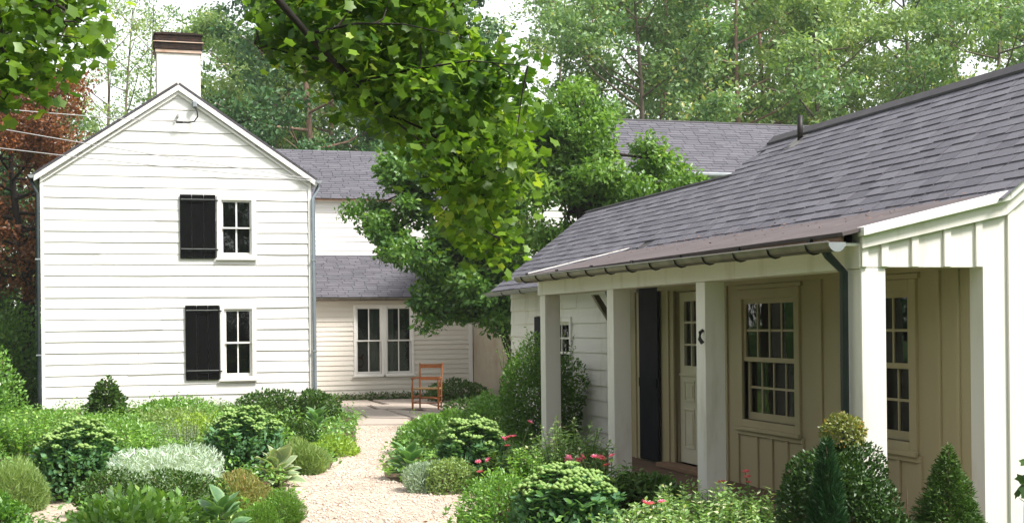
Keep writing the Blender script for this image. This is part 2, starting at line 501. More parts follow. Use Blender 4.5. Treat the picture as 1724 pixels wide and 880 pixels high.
def window(parent, f, u0, u1, z0, z1, cols, rows, trim=0.085, paint='trim_paint', proud=0.05, sash_w=0.045, mun=0.022,
           sill=True, back=0.13, lower_panes=None, top_trim=None):
    """casing = the part 'window'; sashes, muntins, panes and sill are its sub-parts"""
    tt = top_trim or trim
    a, b, c, d = u0 + trim, u1 - trim, z0 + trim, z1 - tt
    mb = MB(f)
    mb.box(u0, a, -back, proud, z0, z1); mb.box(b, u1, -back, proud, z0, z1)
    mb.box(a, b, -back, proud, d, z1); mb.box(a, b, -back, proud, z0, c)
    w = mb.build('window', paint, parent, bevel=0.004)
    if sill:
        obox('sill', paint, w, f, u0 - 0.03, u1 + 0.03, proud + 0.002, proud + 0.035, z0 - 0.012, z0 + 0.03, bevel=0.004)
    zm = (c + d) / 2
    for k, (s0, s1, n) in enumerate(((zm - 0.02, d, 0.0), (c, zm + 0.02, -0.045))):
        mb = MB(f)
        w0 = sash_w
        wb = sash_w * (1.5 if k == 1 else 0.9)
        mb.box(a, a + w0, n - 0.035, n, s0, s1); mb.box(b - w0, b, n - 0.035, n, s0, s1)
        mb.box(a + w0, b - w0, n - 0.035, n, s1 - w0 * (1 if k == 0 else .9), s1); mb.box(a + w0, b - w0, n - 0.035, n, s0, s0 + wb)
        mb.build('sash', paint, w)
        ga, gb, gc, gd = a + w0, b - w0, s0 + wb, s1 - w0
        for i in range(1, cols):
            u = ga + (gb - ga) * i / cols
            obox('muntin', paint, w, f, u - mun / 2, u + mun / 2, n - 0.03, n - 0.004, gc, gd)
        for j in range(1, rows):
            zz = gc + (gd - gc) * j / rows
            obox('muntin', paint, w, f, ga, gb, n - 0.028, n - 0.006, zz - mun / 2, zz + mun / 2)
        for i in range(cols):
            for j in range(rows):
                obox('pane', 'glass', w, f, ga + (gb - ga) * i / cols + (mun / 2 if i else 0), ga + (gb - ga) * (i + 1) / cols - (mun / 2 if i < cols - 1 else 0),
                     n - 0.020, n - 0.016, gc + (gd - gc) * j / rows + (mun / 2 if j else 0), gc + (gd - gc) * (j + 1) / rows - (mun / 2 if j < rows - 1 else 0))
    return w


def tabs_mesh(name, mat, parent, O, U, S, tabs, seed, expo):
    """many shingle tabs joined; tabs = (u, s, width)"""
    rg = np.random.default_rng(seed)
    O, U, S = (np.array(q, float) for q in (O, U, S))
    N = np.cross(U, S); N /= np.linalg.norm(N)
    if N[2] < 0: N = -N
    off = base_of(parent)
    V, Fc, T = [], [], []
    for (u, s, w) in tabs:
        t = rg.uniform(0.010, 0.017); ds = rg.uniform(-0.006, 0.006)
        g = 0.006
        k = len(V)
        for (uu, ss, nn) in ((u + g, s + ds, 0), (u + w - g, s + ds, 0), (u + w - g, s + expo * 1.2, 0), (u + g, s + expo * 1.2, 0),
                             (u + g, s + ds, t), (u + w - g, s + ds, t), (u + w - g, s + expo * 1.2, 0.004), (u + g, s + expo * 1.2, 0.004)):
            V.append(tuple(O + U * uu + S * ss + N * nn - off))
        Fc += [(k + 4, k + 5, k + 6, k + 7), (k, k + 1, k + 5, k + 4), (k + 1, k + 2, k + 6, k + 5), (k + 3, k, k + 4, k + 7)]
        T += [float(rg.random())] * 4
    me = bpy.data.meshes.new(name)
    me.from_pydata(V, [], Fc)
    at = me.attributes.new('tint', 'FLOAT', 'FACE'); at.data.foreach_set('value', T)
    me.materials.append(MATS[mat])
    o = link(bpy.data.objects.new(name, me), parent)
    o['kind'] = 'stuff'
    return o


def tab_list(seed, u0, u1, s0, s1, expo, w, lim=None):
    rg = random.Random(seed)
    out = []
    s, row = s0, 0
    while s < s1 - 0.02:
        u = u0 - (row % 2) * w * 0.5 - rg.uniform(0, 0.12)
        while u < u1:
            ww = w * rg.uniform(0.75, 1.3)
            a, b = max(u, u0), min(u + ww, u1)
            if b - a > 0.04 and (lim is None or lim((a + b) / 2, s)):
                out.append((a, s, b - a))
            u += ww
        s += expo; row += 1
    return out


# ---- leaves
LEAF = (np.array([(0, 0, 0), (.45, .27, .06), (1, 0, -.08), (.45, -.27, .06)]), [(0, 2, 1), (0, 3, 2)])
OVAL = (np.array([(0, 0, 0), (.35, .30, .05), (.8, .22, .03), (1, 0, -.06), (.8, -.22, .03), (.35, -.30, .05)]), [(0, 3, 2), (0, 2, 1), (0, 4, 3), (0, 5, 4)])
BLADE = (np.array([(0, .06, 0), (0, -.06, 0), (.6, .05, -.02), (.6, -.05, -.02), (1, 0, -.12)]), [(0, 1, 3), (0, 3, 2), (2, 3, 4)])
_mp = [(180, .20), (122, .56), (88, .50), (52, .72), (26, .56), (0, .80), (-26, .56), (-52, .72), (-88, .50), (-122, .56)]
MAPLE = (np.array([(.3, 0, .03)] + [(.3 + r * math.cos(R(a)), r * math.sin(R(a)), -.16 * r * r + .16 * abs(r * math.sin(R(a)))) for a, r in _mp]),
         [(0, i + 1, (i + 1) % 10 + 1) for i in range(10)])


def unit(a):
    return a / (np.linalg.norm(a, axis=-1, keepdims=True) + 1e-9)


def leaf_mesh(name, pos, dirn, nrm, size, tmpl, tint, mat):
    tv, tf = tmpl
    n, k = len(pos), len(tv)
    L = unit(np.asarray(dirn, float)); W = unit(np.cross(nrm, L)); Nn = np.cross(L, W)
    size = np.broadcast_to(np.asarray(size, float), (n,))
    V = pos[:, None, :] + size[:, None, None] * (tv[None, :, 0:1] * L[:, None] + tv[None, :, 1:2] * W[:, None] + tv[None, :, 2:3] * Nn[:, None])
    tf = np.array(tf, np.int32)
    Fi = (tf[None] + (np.arange(n, dtype=np.int32) * k)[:, None, None]).reshape(-1)
    nf = n * len(tf)
    me = bpy.data.meshes.new(name)
    me.vertices.add(n * k); me.vertices.foreach_set('co', V.astype(np.float32).reshape(-1))
    me.loops.add(nf * 3); me.loops.foreach_set('vertex_index', Fi)
    me.polygons.add(nf)
    me.polygons.foreach_set('loop_start', np.arange(nf, dtype=np.int32) * 3)
    at = me.attributes.new('tint', 'FLOAT', 'FACE')
    at.data.foreach_set('value', np.repeat(np.asarray(tint, np.float32), len(tf)))
    me.update(calc_edges=True)
    me.materials.append(MATS[mat])
    return me


def sphere_dirs(rg, n):
    return unit(rg.normal(size=(n, 3)))


def lumps(rg, d, k=9, amp=0.35, sharp=7.0):
    c = sphere_dirs(rg, k)
    dots = d @ c.T
    return 1 - amp * 0.5 + amp * np.exp(sharp * (dots - 1)).max(axis=1)


def dome_points(rg, n, rx, ry, h, zc=0.3, depth=0.45, amp=0.3, k=10, sharp=7.0, taper=0.0):
    """points through the outer shell of a lumpy dome sitting on z=0"""
    d = sphere_dirs(rg, int(n * 1.9))
    d = d[d[:, 2] > -0.55][:n]
    r = lumps(rg, d, k, amp, sharp) * (1 - depth * rg.random(len(d)) ** 1.8)
    up = np.where(d[:, 2] > 0, h * (1 - zc), h * zc / 0.55)
    p = np.stack([d[:, 0] * rx * r, d[:, 1] * ry * r, h * zc + d[:, 2] * up * r], 1)
    p[:, 2] = np.maximum(p[:, 2], 0.01)
    return p, d


def add_leaves(parent, name, pos, dirn, nrm, size, tmpl, tint, mat):
    me = leaf_mesh(name, pos, dirn, nrm, size, tmpl, np.clip(tint, 0, 1), mat)
    return link(bpy.data.objects.new(name, me), parent)


def stems(parent, rg, n, r, h, rad=0.008, mat='twig_brown', name='stem'):
    mb = MB()
    for i in range(n):
        a = rg.uniform(0, 2 * math.pi); q = r * rg.uniform(0.2, 0.75)
        e = np.array((math.cos(a) * q, math.sin(a) * q, h * rg.uniform(0.6, 0.9)))
        mb.tube([(e[0] * .12, e[1] * .12, -0.03), (e[0] * .5, e[1] * .5, e[2] * .55), tuple(e)], [rad, rad * .7, rad * .3], 5)
    return mb.build(name, mat, parent, off=np.zeros(3))


# ================================================================== SETTING
def sheet(name, poly, z, mat, label=None, sub=0):
    me = bpy.data.meshes.new(name)
    bm = bmesh.new()
    vs = [bm.verts.new((x, y, z)) for x, y in poly]
    bm.faces.new(vs)
    bmesh.ops.triangulate(bm, faces=bm.faces[:])
    bmesh.ops.recalc_face_normals(bm, faces=bm.faces[:])
    if bm.faces[:][0].normal.z < 0:
        bmesh.ops.reverse_faces(bm, faces=bm.faces[:])
    bm.to_mesh(me); bm.free()
    me.materials.append(MATS[mat])
    o = link(bpy.data.objects.new(name, me))
    o['kind'] = 'structure'
    return o


sheet('ground', [(-400, -200), (400, -200), (400, 600), (-400, 600)], -0.02, 'lawn')
PATH_L = [(3.95, 23.2), (3.42, 20.05), (2.85, 18.24), (2.43, 16.12), (2.04, 15.58), (1.63, 14.63), (1.67, 12.96), (1.44, 11.72), (1.0, 11.0), (-0.2, 9.6)]
PATH_R = [(5.0, 22.9), (4.19, 19.72), (3.13, 16.43), (2.9, 15.04), (2.99, 13.87), (3.16, 13.37), (3.64, 13.5), (3.29, 12.34), (2.85, 11.4), (2.5, 10.4), (2.2, 9.0)]
sheet('garden_soil', [(-3.0, 8.2), (6.0, 8.2), (6.2, 23.4), (4.2, 23.3), (4.4, 29.5), (-1.9, 29.5), (-2.6, 20)], -0.008, 'mulch')
GP = PATH_L + [(-1.6, 9.6), (-1.6, 6), (2.2, 6)] + PATH_R[::-1]
sheet('gravel_path', GP, 0.004, 'gravel')
sheet('gravel_spur', [(-1.3, 14.0), (-0.7, 14.25), (-0.3, 14.2), (-0.3, 13.1), (-0.45, 12.3), (-1.0, 12.3), (-1.5, 13.0)], 0.005, 'gravel')
rgw = np.random.default_rng(5)


def in_poly(px, py, poly):
    c = np.zeros(len(px), bool)
    for i in range(len(poly)):
        (x1, y1), (x2, y2) = poly[i - 1], poly[i]
        if y1 == y2: continue
        k = ((y1 > py) != (y2 > py)) & (px < (x2 - x1) * (py - y1) / (y2 - y1) + x1)
        c ^= k
    return c


# loose pebbles on the path
OCT = (np.array([(1, 0, 0), (0, 1, 0), (-1, 0, 0), (0, -1, 0), (0, 0, .7), (0, 0, -.4)]),
       [(0, 1, 4), (1, 2, 4), (2, 3, 4), (3, 0, 4), (1, 0, 5), (2, 1, 5), (3, 2, 5), (0, 3, 5)])
px = rgw.uniform(-1.6, 5.0, 30000); py = 9.8 + 13 * rgw.random(30000) ** 1.6
k = in_poly(px, py, GP)
px, py = px[k][:11000], py[k][:11000]
pp = np.stack([px, py, np.full(len(px), 0.008)], 1)
dd = rgw.normal(size=(len(px), 3)) * (1, 1, 0.2)
me = leaf_mesh('loose_gravel', pp, dd, np.tile(Z3, (len(px), 1)) + rgw.normal(size=(len(px), 3)) * .25, np.where(rgw.random(len(px)) < .06, rgw.uniform(.016, .028, len(px)), rgw.uniform(0.006, 0.015, len(px))), OCT, rgw.random(len(px)), 'gravel_stone')
o = link(bpy.data.objects.new('loose_gravel', me)); o['kind'] = 'stuff'; o['label'] = 'loose pale pinkish pebbles scattered over the garden path'
# brown leaf litter on the edges of the path and in the beds
q = []
for (x, y) in PATH_L + PATH_R:
    m = 26
    q.append(np.stack([x + rgw.normal(size=m) * .28, y + rgw.normal(size=m) * .5, np.full(m, .014)], 1))
m = 420
qx = rgw.uniform(-1, 5, m); qy = rgw.uniform(10, 23, m); kk_ = in_poly(qx, qy, GP)
q.append(np.stack([qx, qy, np.full(m, .014)], 1)[kk_])
q = np.concatenate(q)
me = leaf_mesh('leaf_litter', q, rgw.normal(size=(len(q), 3)) * (1, 1, .15), np.tile(Z3, (len(q), 1)) + rgw.normal(size=(len(q), 3)) * .3, rgw.uniform(.02, .05, len(q)), LEAF, rgw.random(len(q)), 'litter')
o = link(bpy.data.objects.new('leaf_litter', me)); o['kind'] = 'stuff'; o['label'] = 'brown fallen leaves scattered along the path edges'

# patio of big flagstones in front of the rear wing
patio = sheet('patio', [(3.9, 22.95), (8.1, 22.3), (8.1, 31.7), (4.25, 31.7), (4.25, 24)], 0.0, 'joint_soil')
stones = [
    [(3.98, 23.2), (5.02, 22.95), (5.12, 24.2), (4.36, 24.75), (4.05, 24.2)],
    [(4.30, 24.95), (4.44, 24.86), (4.72, 29.0), (4.34, 29.1)],
    [(4.46, 24.82), (5.2, 24.28), (5.24, 27.3), (4.62, 27.42)],
    [(4.63, 27.52), (5.10, 27.46), (5.16, 29.05), (4.75, 29.05)],
    [(5.18, 27.42), (6.5, 27.2), (6.55, 29.0), (5.24, 29.05)],
    [(5.09, 22.95), (6.4, 22.7), (6.45, 24.65), (5.2, 24.2)],
    [(5.27, 24.32), (6.45, 24.75), (5.82, 26.5), (5.30, 27.28)],
    [(5.92, 26.42), (6.5, 24.85), (7.6, 24.75), (7.55, 27.0), (6.0, 27.18)],
    [(6.6, 27.15), (7.9, 27.05), (7.9, 29.0), (6.62, 29.05)],
    [(6.5, 22.65), (7.9, 22.5), (7.9, 24.65), (6.52, 24.7)],
    [(4.4, 29.15), (5.6, 29.13), (5.6, 31.1), (4.4, 31.1)],
    [(5.68, 29.12), (7.0, 29.1), (7.0, 31.1), (5.68, 31.1)],
    [(7.08, 29.1), (7.95, 29.08), (7.95, 31.1), (7.08, 31.1)],
]
for st in stones:
    cx, cy = np.mean([p[0] for p in st]), np.mean([p[1] for p in st])
    t = 0.022 + 0.012 * rngp.random()
    mb = MB()
    kk = len(st)
    vs = [(cx + (x - cx) * .955, cy + (y - cy) * .97, 0.0) for x, y in st] + [(cx + (x - cx) * .94, cy + (y - cy) * .962, t) for x, y in st]
    mb.add(vs, [tuple(range(kk)), tuple(range(2 * kk - 1, kk - 1, -1))] + [(i, (i + 1) % kk, kk + (i + 1) % kk, kk + i) for i in range(kk)])
    mb.build('flagstone', 'flagstone', patio, off=np.zeros(3))

# ================================================================== GABLED FRONT HOUSE
HX0, HX1, HY, HZ, HP = -1.55, 4.10, 29.6, 5.0, 6.92
HC = (HX0 + HX1) / 2
house = thing('gabled_house', (HC, HY + 3, 0), 'tall white clapboard house with a pointed gable end and a chimney', 'house')
ff = front(HY)
WIN = [(2.06, 2.90, 3.225, 4.61), (2.105, 2.875, 0.60, 2.24)]
ops = [(w[0] + .085, w[1] - .085, w[2] + .085, w[3] - .085) for w in WIN]
mb = wall_slab(MB(ff), HX0, HX1, 0, HZ, ops, -0.15, -0.002)
mb.prism([(HX0, HZ), (HX1, HZ), (HC, HP - 0.02)], -0.15, -0.002)
mb.build('front_wall', 'wall_core', house)
bk = MB()
bk.box(HX0, HX0 + .15, HY + .16, HY + 8, 0, HZ); bk.box(HX1 - .15, HX1, HY + .16, HY + 8, 0, HZ)
bk.build('side_walls', 'white_paint', house)
MB(front(HY + 8)).box(HX0 + .16, HX1 - .16, -0.15, 0, 0, HZ).prism([(HX0 + .16, HZ), (HX1 - .16, HZ), (HC, HP - .15)], -.15, 0).build('back_wall', 'white_paint', house)
MB().box(HX0 + .2, HX1 - .2, HY + .2, HY + 7.7, 2.55, 2.7).build('upper_floor', 'interior', house)
MB().box(HX0 + .2, HX1 - .2, HY + 2.4, HY + 2.5, 0, 4.9).build('inner_wall', 'interior', house)
slope = (HP - HZ) / (HC - HX0)
lim = lambda z: (HX0, HX1) if z <= HZ else (HX0 + (z - HZ) / slope, HX1 - (z - HZ) / slope)
clapboards(house, ff, HX0, HX1, 0.06, HP - 0.05, 0.237, WIN, thick=0.022, lim=lim, jit=0.010, gap=0.008)
for s in (0, 1):
    u = HX0 - .005 if s == 0 else HX1 - .06
    obox('corner_board', 'trim_paint', house, ff, u, u + .065, 0.027, 0.043, 0.05, HZ - .06)
wu = window(house, ff, *WIN[0], 2, 1, trim=0.10, sash_w=0.035, mun=0.035, proud=0.05)
wd = window(house, ff, *WIN[1], 2, 1, trim=0.09, sash_w=0.045, mun=0.03, proud=0.05)
for (u0, u1, z0, z1) in ((1.28, 2.035, 3.245, 4.62), (1.37, 2.09, 0.625, 2.235)):
    sh = thing_sh = MB(ff)
    w3 = (u1 - u0) / 3
    for i in range(3):
        sh.box(u0 + i * w3 + .003, u0 + (i + 1) * w3 - .003, 0.036, 0.062, z0, z1)
    sh = sh.build('shutter', 'black_paint', house, bevel=0.003)
    for zz in (z0 + .20, z1 - .11):
        obox('shutter_batten', 'black_paint', sh, ff, u0 + .02, u1 - .02, 0.063, 0.083, zz - .06, zz)
        obox('batten_edge', 'shutter_edge', sh, ff, u0 + .02, u1 - .02, 0.064, 0.085, zz + .001, zz + .012)
    for zz in (z0 + .17, z1 - .14):
        obox('hinge', 'dark_iron', sh, ff, u1 - .01, u1 + .05, 0.07, 0.08, zz, zz + .03)
# roof
OH = 0.12
for s in (-1, 1):
    ex = HX0 - OH if s < 0 else HX1 + OH
    ez = HZ - OH * slope + .05
    a = (ex, HY - .10, ez); b = (HC, HY - .10, HP + .05); c = (HC, HY + 8.2, HP + .05); d = (ex, HY + 8.2, ez)
    mb = MB()
    mb.slab(*((a, b, c, d) if s > 0 else (d, c, b, a)), -0.05)
    mb.build('roof_plane', 'roof_felt', house)
    sl = math.hypot(HC - ex, HP + .05 - ez) if s < 0 else math.hypot(ex - HC, HP + .05 - ez)
    S = np.array((HC - ex, 0, HP + .05 - ez)); S /= np.linalg.norm(S)
    tabs_mesh('roof_shingles', 'shingle_far', house, (ex, HY - .135, ez + .001), (0, 1, 0), S, tab_list(3 + s, 0, 8.3, 0, sl - .1, .15, .33), 5, .15)
    # rake boards on the front
    dz = 0.115
    mb = MB(ff)
    mb.prism([(ex, ez - .012), (HC, HP + .038), (HC, HP + .038 - dz), (ex, ez - .012 - dz)], 0.044, 0.125)
    mb.build('rake_board', 'trim_paint', house)
    mb = MB(ff)
    mb.prism([(ex - s * .12, ez - .13 + .09 * 0), (HC, HP - .08), (HC, HP - .16), (ex - s * .12, ez - .13 - .08 + .06)], 0.031, 0.068)
    mb.build('rake_trim', 'trim_paint', house)
    # gutter and downspout
    gx = ex + s * .05
    mb = MB()
    pts = []
    for yy in (HY - .16, HY + 8):
        for i in range(7):
            th = math.pi + math.pi * i / 6
            pts.append((gx + .07 * math.cos(th), yy, ez + .0 + .07 * math.sin(th)))
    mb.add(pts, [(i, i + 1, 8 + i, 7 + i) for i in range(6)] + [tuple(range(7))])
    g = mb.build('gutter', 'gutter_grey', house)
    dx = HX0 - .06 if s < 0 else HX1 + .045
    MB().tube([(gx, HY + .05, ez - .06), (gx, HY + .05, ez - .14), (dx, HY - .07, ez - .38), (dx, HY - .07, .25), (dx, HY - .07, .05)], .042, 8).build(
        'downspout', 'downspout_dark' if s < 0 else 'downspout_blue', house, smooth=True)
    for zz in (1.2, 3.2):
        MB().box(dx - .05, dx + .05, HY - .115, HY - .022, zz, zz + .03).build('pipe_strap', 'gutter_grey', house)
# chimney
cx0, cx1, cy0, cy1 = 0.84, 1.77, HY + .32, HY + 1.05
ch = MB().box(cx0, cx1, cy0, cy1, 6.2, 7.72).build('chimney', 'white_brick', house, bevel=.01)
MB().box(cx0 - .03, cx1 + .03, cy0 - .03, cy1 + .03, 7.721, 7.80).build('corbel', 'rusty_mortar', ch, bevel=.01)
for i, (z0, z1, gr) in enumerate(((7.80, 7.87, .05), (7.871, 7.94, .045), (7.941, 7.965, .07), (7.966, 8.04, .03), (8.041, 8.11, .03), (8.111, 8.15, .055))):
    MB().box(cx0 - gr, cx1 + gr, cy0 - gr, cy1 + gr, z0 + .002, z1).build('brick_course', 'rusty_mortar' if i == 2 else 'sooty_brick', ch, bevel=.006)
obox('flue', 'sooty_brick', ch, WORLD, cx0 + .1, cx1 - .1, cy0 + .1, cy1 - .1, 8.15, 8.2)
# service bracket under the peak
mb = MB()
mb.box(1.56, 1.66, HY - .17, HY - .05, 6.48, 6.62)
mh = mb.build('service_head', 'gutter_grey', house, bevel=.02)
MB().tube([(1.61, HY - .15, 6.5), (1.66, HY - .16, 6.40), (1.67, HY - .16, 6.28), (1.60, HY - .16, 6.18), (1.47, HY - .15, 6.145), (1.36, HY - .15, 6.15)], .016, 7).build('service_cable', 'dark_iron', mh)
MB().tube([(1.36, HY - .15, 6.15), (1.22, HY - .15, 6.155)], .026, 7).build('splice', 'dark_iron', mh)
MB().box(1.24, 1.28, HY - .12, HY - .02, 6.27, 6.33).build('insulator', 'wire_grey', house)


def wire(label, a, b, sag, r=.010):
    a, b = np.array(a, float), np.array(b, float)
    pts = [a + (b - a) * t + np.array((0, 0, -sag * 4 * t * (1 - t))) for t in np.linspace(0, 1, 22)]
    o = MB().tube(pts, r, 5).build('overhead_wire', 'wire_grey')
    tag(o, label, 'wire', 'overhead wires running to the gabled house')


wire('topmost of the three wires, ending under the gable peak', (1.22, HY - .15, 6.155), (-9, 27.0, 6.55), 0.12)
wire('middle overhead wire slanting across the gable to the right eave', (4.12, HY - .12, 5.0), (-9, 27.2, 6.75), 0.10)
wire('lowest overhead wire slanting across the gable to the right eave', (4.10, HY - .12, 4.96), (-9, 27.4, 6.02), 0.10)

# ================================================================== REAR WING
WY, UY = 31.8, 33.8
wing = thing('rear_wing', (6.3, WY + 2.5, 0), 'low white clapboard wing with double window behind the patio', 'house')
fw, fu = front(WY), front(UY)
WX0, WX1 = 4.26, 8.34
DW = (5.40, 6.87, 0.545, 2.27)
op = [(5.465, 6.07, .61, 2.205), (6.20, 6.805, .61, 2.205)]
wall_slab(MB(fw), WX0, WX1, 0, 2.42, op, -.15, -.002).build('front_wall', 'wall_core', wing)
clapboards(wing, fw, WX0, WX1, 0.12, 2.40, 0.117, [DW], mat='wing_paint_shaded', thick=0.022, jit=0.003, segs=4)
obox('foundation', 'shadow_stucco', wing, fw, WX0, WX1, -.02, .03, -.02, .118)
obox('corner_board', 'trim_paint', wing, fw, WX1 - .10, WX1 - .002, .019, .035, .12, 2.40)
window(wing, fw, 5.40, 6.135, .545, 2.27, 2, 1, trim=.065, sash_w=.034, mun=.026, proud=.035)
window(wing, fw, 6.137, 6.87, .545, 2.27, 2, 1, trim=.065, sash_w=.034, mun=.026, proud=.035)
for (u0, u1) in ((5.82, 6.08), (6.24, 6.42)):
    mb = MB()
    for i in range(6):
        a = u0 + (u1 - u0) * i / 6
        mb.tube([(a + .02, WY + .32, .6), (a + .02, WY + .32, 2.3)], .028, 6)
    mb.build('curtain', 'curtain', wing)
# lean-to roof
mb = MB(); e0 = (WX0 - .16, WY - .2, 2.44); e1 = (8.32, WY - .2, 2.44); t1 = (8.32, UY - .03, 3.54); t0 = (WX0 - .16, UY - .03, 3.54)
mb.slab(e0, e1, t1, t0, -.05); mb.build('lean_to_roof', 'roof_felt', wing)
S = np.array((0, UY - .03 - (WY - .2), 1.10)); SLN = np.linalg.norm(S); S /= SLN
tabs_mesh('roof_shingles', 'shingle_far', wing, (WX0 - .16, WY - .22, 2.442), (1, 0, 0), S, tab_list(9, 0, 4.2, 0, SLN - .02, .125, .32), 6, .125)
mb = MB(); pts = []
for xx in (WX0 - .12, 8.31):
    for i in range(7):
        th = math.pi + math.pi * i / 6
        pts.append((xx, WY - .27 + .06 * math.cos(th), 2.43 + .06 * math.sin(th)))
mb.add(pts, [(i, i + 1, 8 + i, 7 + i) for i in range(6)] + [tuple(range(7))])
gt = mb.build('gutter', 'galvanised', wing)
for xx in np.arange(4.9, 8.2, .62):
    MB().tube([(xx, WY - .34, 2.44), (xx, WY - .27, 2.36), (xx, WY - .20, 2.44)], .009, 5).build('gutter_hanger', 'dark_iron', gt)
obox('fascia', 'wood_sill', wing, fw, WX0, 8.3, .17, .195, 2.36, 2.44)
obox('soffit', 'trim_paint', wing, fw, WX0, 8.3, .03, .168, 2.385, 2.40)
# upper storey
upw = [(3.85, 4.80, 4.13, 4.86)]
wall_slab(MB(fu), 4.11, 8.9, 2.5, 5.02, [(3.95, 4.72, 4.2, 4.78)] if False else [(4.3, 4.72, 4.2, 4.78)], -.15, -.002).build('upper_wall', 'wall_core', wing)
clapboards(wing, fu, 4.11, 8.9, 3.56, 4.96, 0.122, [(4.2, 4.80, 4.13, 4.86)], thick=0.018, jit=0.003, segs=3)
window(wing, fu, 4.2, 4.80, 4.13, 4.86, 1, 1, trim=.06, sash_w=.035, proud=.03, sill=False)
obox('flashing', 'dark_iron', wing, fu, 4.11, 8.3, .02, .05, 3.535, 3.558)
RY, RZ = 36.3, 6.53
for s in (0, 1):
    if s == 0:
        a, b, c, d = (4.0, UY - .2, 4.98), (9.3, UY - .2, 4.98), (9.3, RY, RZ), (4.0, RY, RZ)
    else:
        a, b, c, d = (9.3, 2 * RY - UY + .2, 4.98), (4.0, 2 * RY - UY + .2, 4.98), (4.0, RY, RZ), (9.3, RY, RZ)
    MB().slab(a, b, c, d, -.05).build('upper_roof', 'roof_felt', wing)
S = np.array((0, RY - UY + .2, RZ - 4.98)); SLN = np.linalg.norm(S); S /= SLN
tabs_mesh('roof_shingles', 'shingle_far', wing, (4.0, UY - .22, 4.982), (1, 0, 0), S, tab_list(12, 0, 5.3, 0, SLN + .03, .125, .32), 8, .125)
obox('eave_trim', 'wood_sill', wing, fu, 4.2, 9.2, .175, .20, 4.93, 4.985)
obox('soffit', 'trim_paint', wing, fu, 4.2, 9.2, .02, .172, 4.955, 4.965)
MB().box(4.2, 9.2, 38.7, 38.8, 0, 5).box(4.2, 4.3, 34, 38.7, 0, 4.9).build('back_wall', 'white_paint', wing)
MB().box(4.4, 8.3, WY + 1.6, WY + 1.7, 0, 2.6).build('inner_wall', 'interior', wing)
MB().box(4.3, 8.9, UY + .6, UY + .7, 3.6, 4.9).build('inner_wall', 'interior', wing)
# ragged ground cover under the wing wall
n = 1500
px = rgw.uniform(4.3, 8.2, n)
pp = np.stack([px, rgw.uniform(31.2, 31.72, n), rgw.random(n) ** 2 * .16], 1)
me = leaf_mesh('ground_cover', pp, rgw.normal(size=(n, 3)) + (0, -.6, .6), rgw.normal(size=(n, 3)) + (0, 0, 1.5), rgw.uniform(.04, .09, n), LEAF, rgw.random(n), 'leaf_box')
o = link(bpy.data.objects.new('ground_cover', me)); o['kind'] = 'stuff'; o['label'] = 'dark green ground cover along the foot of the wing wall'

# ================================================================== TALL REAR HOUSE (right, behind the trees)
BY, BX0, BX1 = 27.1, 8.36, 20.0
rear = thing('rear_house', (14, BY + 2.3, 0), 'white house with long grey shingle roof behind the cottage', 'house')
fb, fs_ = front(BY), side(BX0)
wall_slab(MB(fb), BX0, BX1, 0, 5.0, [], -.15, -.002).build('front_wall', 'wall_core', rear)
clapboards(rear, fb, BX0 - .02, BX1, 3.6, 4.98, .14, [], thick=.018, jit=.003, segs=3)
obox('lower_front', 'white_paint', rear, fb, BX0 - .02, BX1, .0, .02, 0, 3.59)
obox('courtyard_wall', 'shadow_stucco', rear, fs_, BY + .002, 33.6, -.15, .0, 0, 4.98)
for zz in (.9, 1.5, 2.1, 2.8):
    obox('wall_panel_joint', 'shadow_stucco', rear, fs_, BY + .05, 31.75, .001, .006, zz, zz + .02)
BRY, BRZ = 29.45, 6.53
MB().slab((BX0 - .25, BY - .2, 5.0), (BX1, BY - .2, 5.0), (BX1, BRY, BRZ), (BX0 - .25, BRY, BRZ), -.05).build('roof_plane', 'roof_felt', rear)
MB().slab((BX1, 2 * BRY - BY + .2, 5.0), (BX0 - .25, 2 * BRY - BY + .2, 5.0), (BX0 - .25, BRY, BRZ), (BX1, BRY, BRZ), -.05).build('roof_plane', 'roof_felt', rear)
MB(fs_).prism([(BY, 4.98), (2 * BRY - BY, 4.98), (BRY, BRZ - .1)], -.15, -.01).build('side_gable', 'white_paint', rear)
S = np.array((0, BRY - BY + .2, BRZ - 5.0)); SLN = np.linalg.norm(S); S /= SLN
tabs_mesh('roof_shingles', 'shingle_far', rear, (BX0 - .25, BY - .22, 5.002), (1, 0, 0), S, tab_list(15, 0, 11.8, 0, SLN - .04, .135, .33), 9, .135)
MB().tube([(BX0 - .25, BRY, BRZ - .005), (BX1, BRY, BRZ - .005)], .05, 6).build('ridge_cap', 'roof_felt', rear)
MB().tube([(BX0 - .25, BY - .25, 4.99), (BX1, BY - .25, 4.99)], .05, 8).build('gutter', 'gutter_grey', rear)
obox('frieze_board', 'trim_paint', rear, fb, BX0, BX1, .022, .05, 4.84, 4.97)
MB().box(BX0, BX1, 31.8, 31.9, 0, 4.9).box(BX1 - .1, BX1, BY, 31.8, 0, 4.9).build('back_wall', 'white_paint', rear)

# ================================================================== COTTAGE WITH PORCH (right)
XW, XP, YG, YF, YP = 6.24, 5.21, 8.65, 21.2, 16.45
cot = thing('porch_cottage', (7.4, 14.0, 0), 'cream board and batten cottage with square porch posts and grey shingle roof', 'house')
fx, fg = side(XW), front(YG)
FZ = 0.04
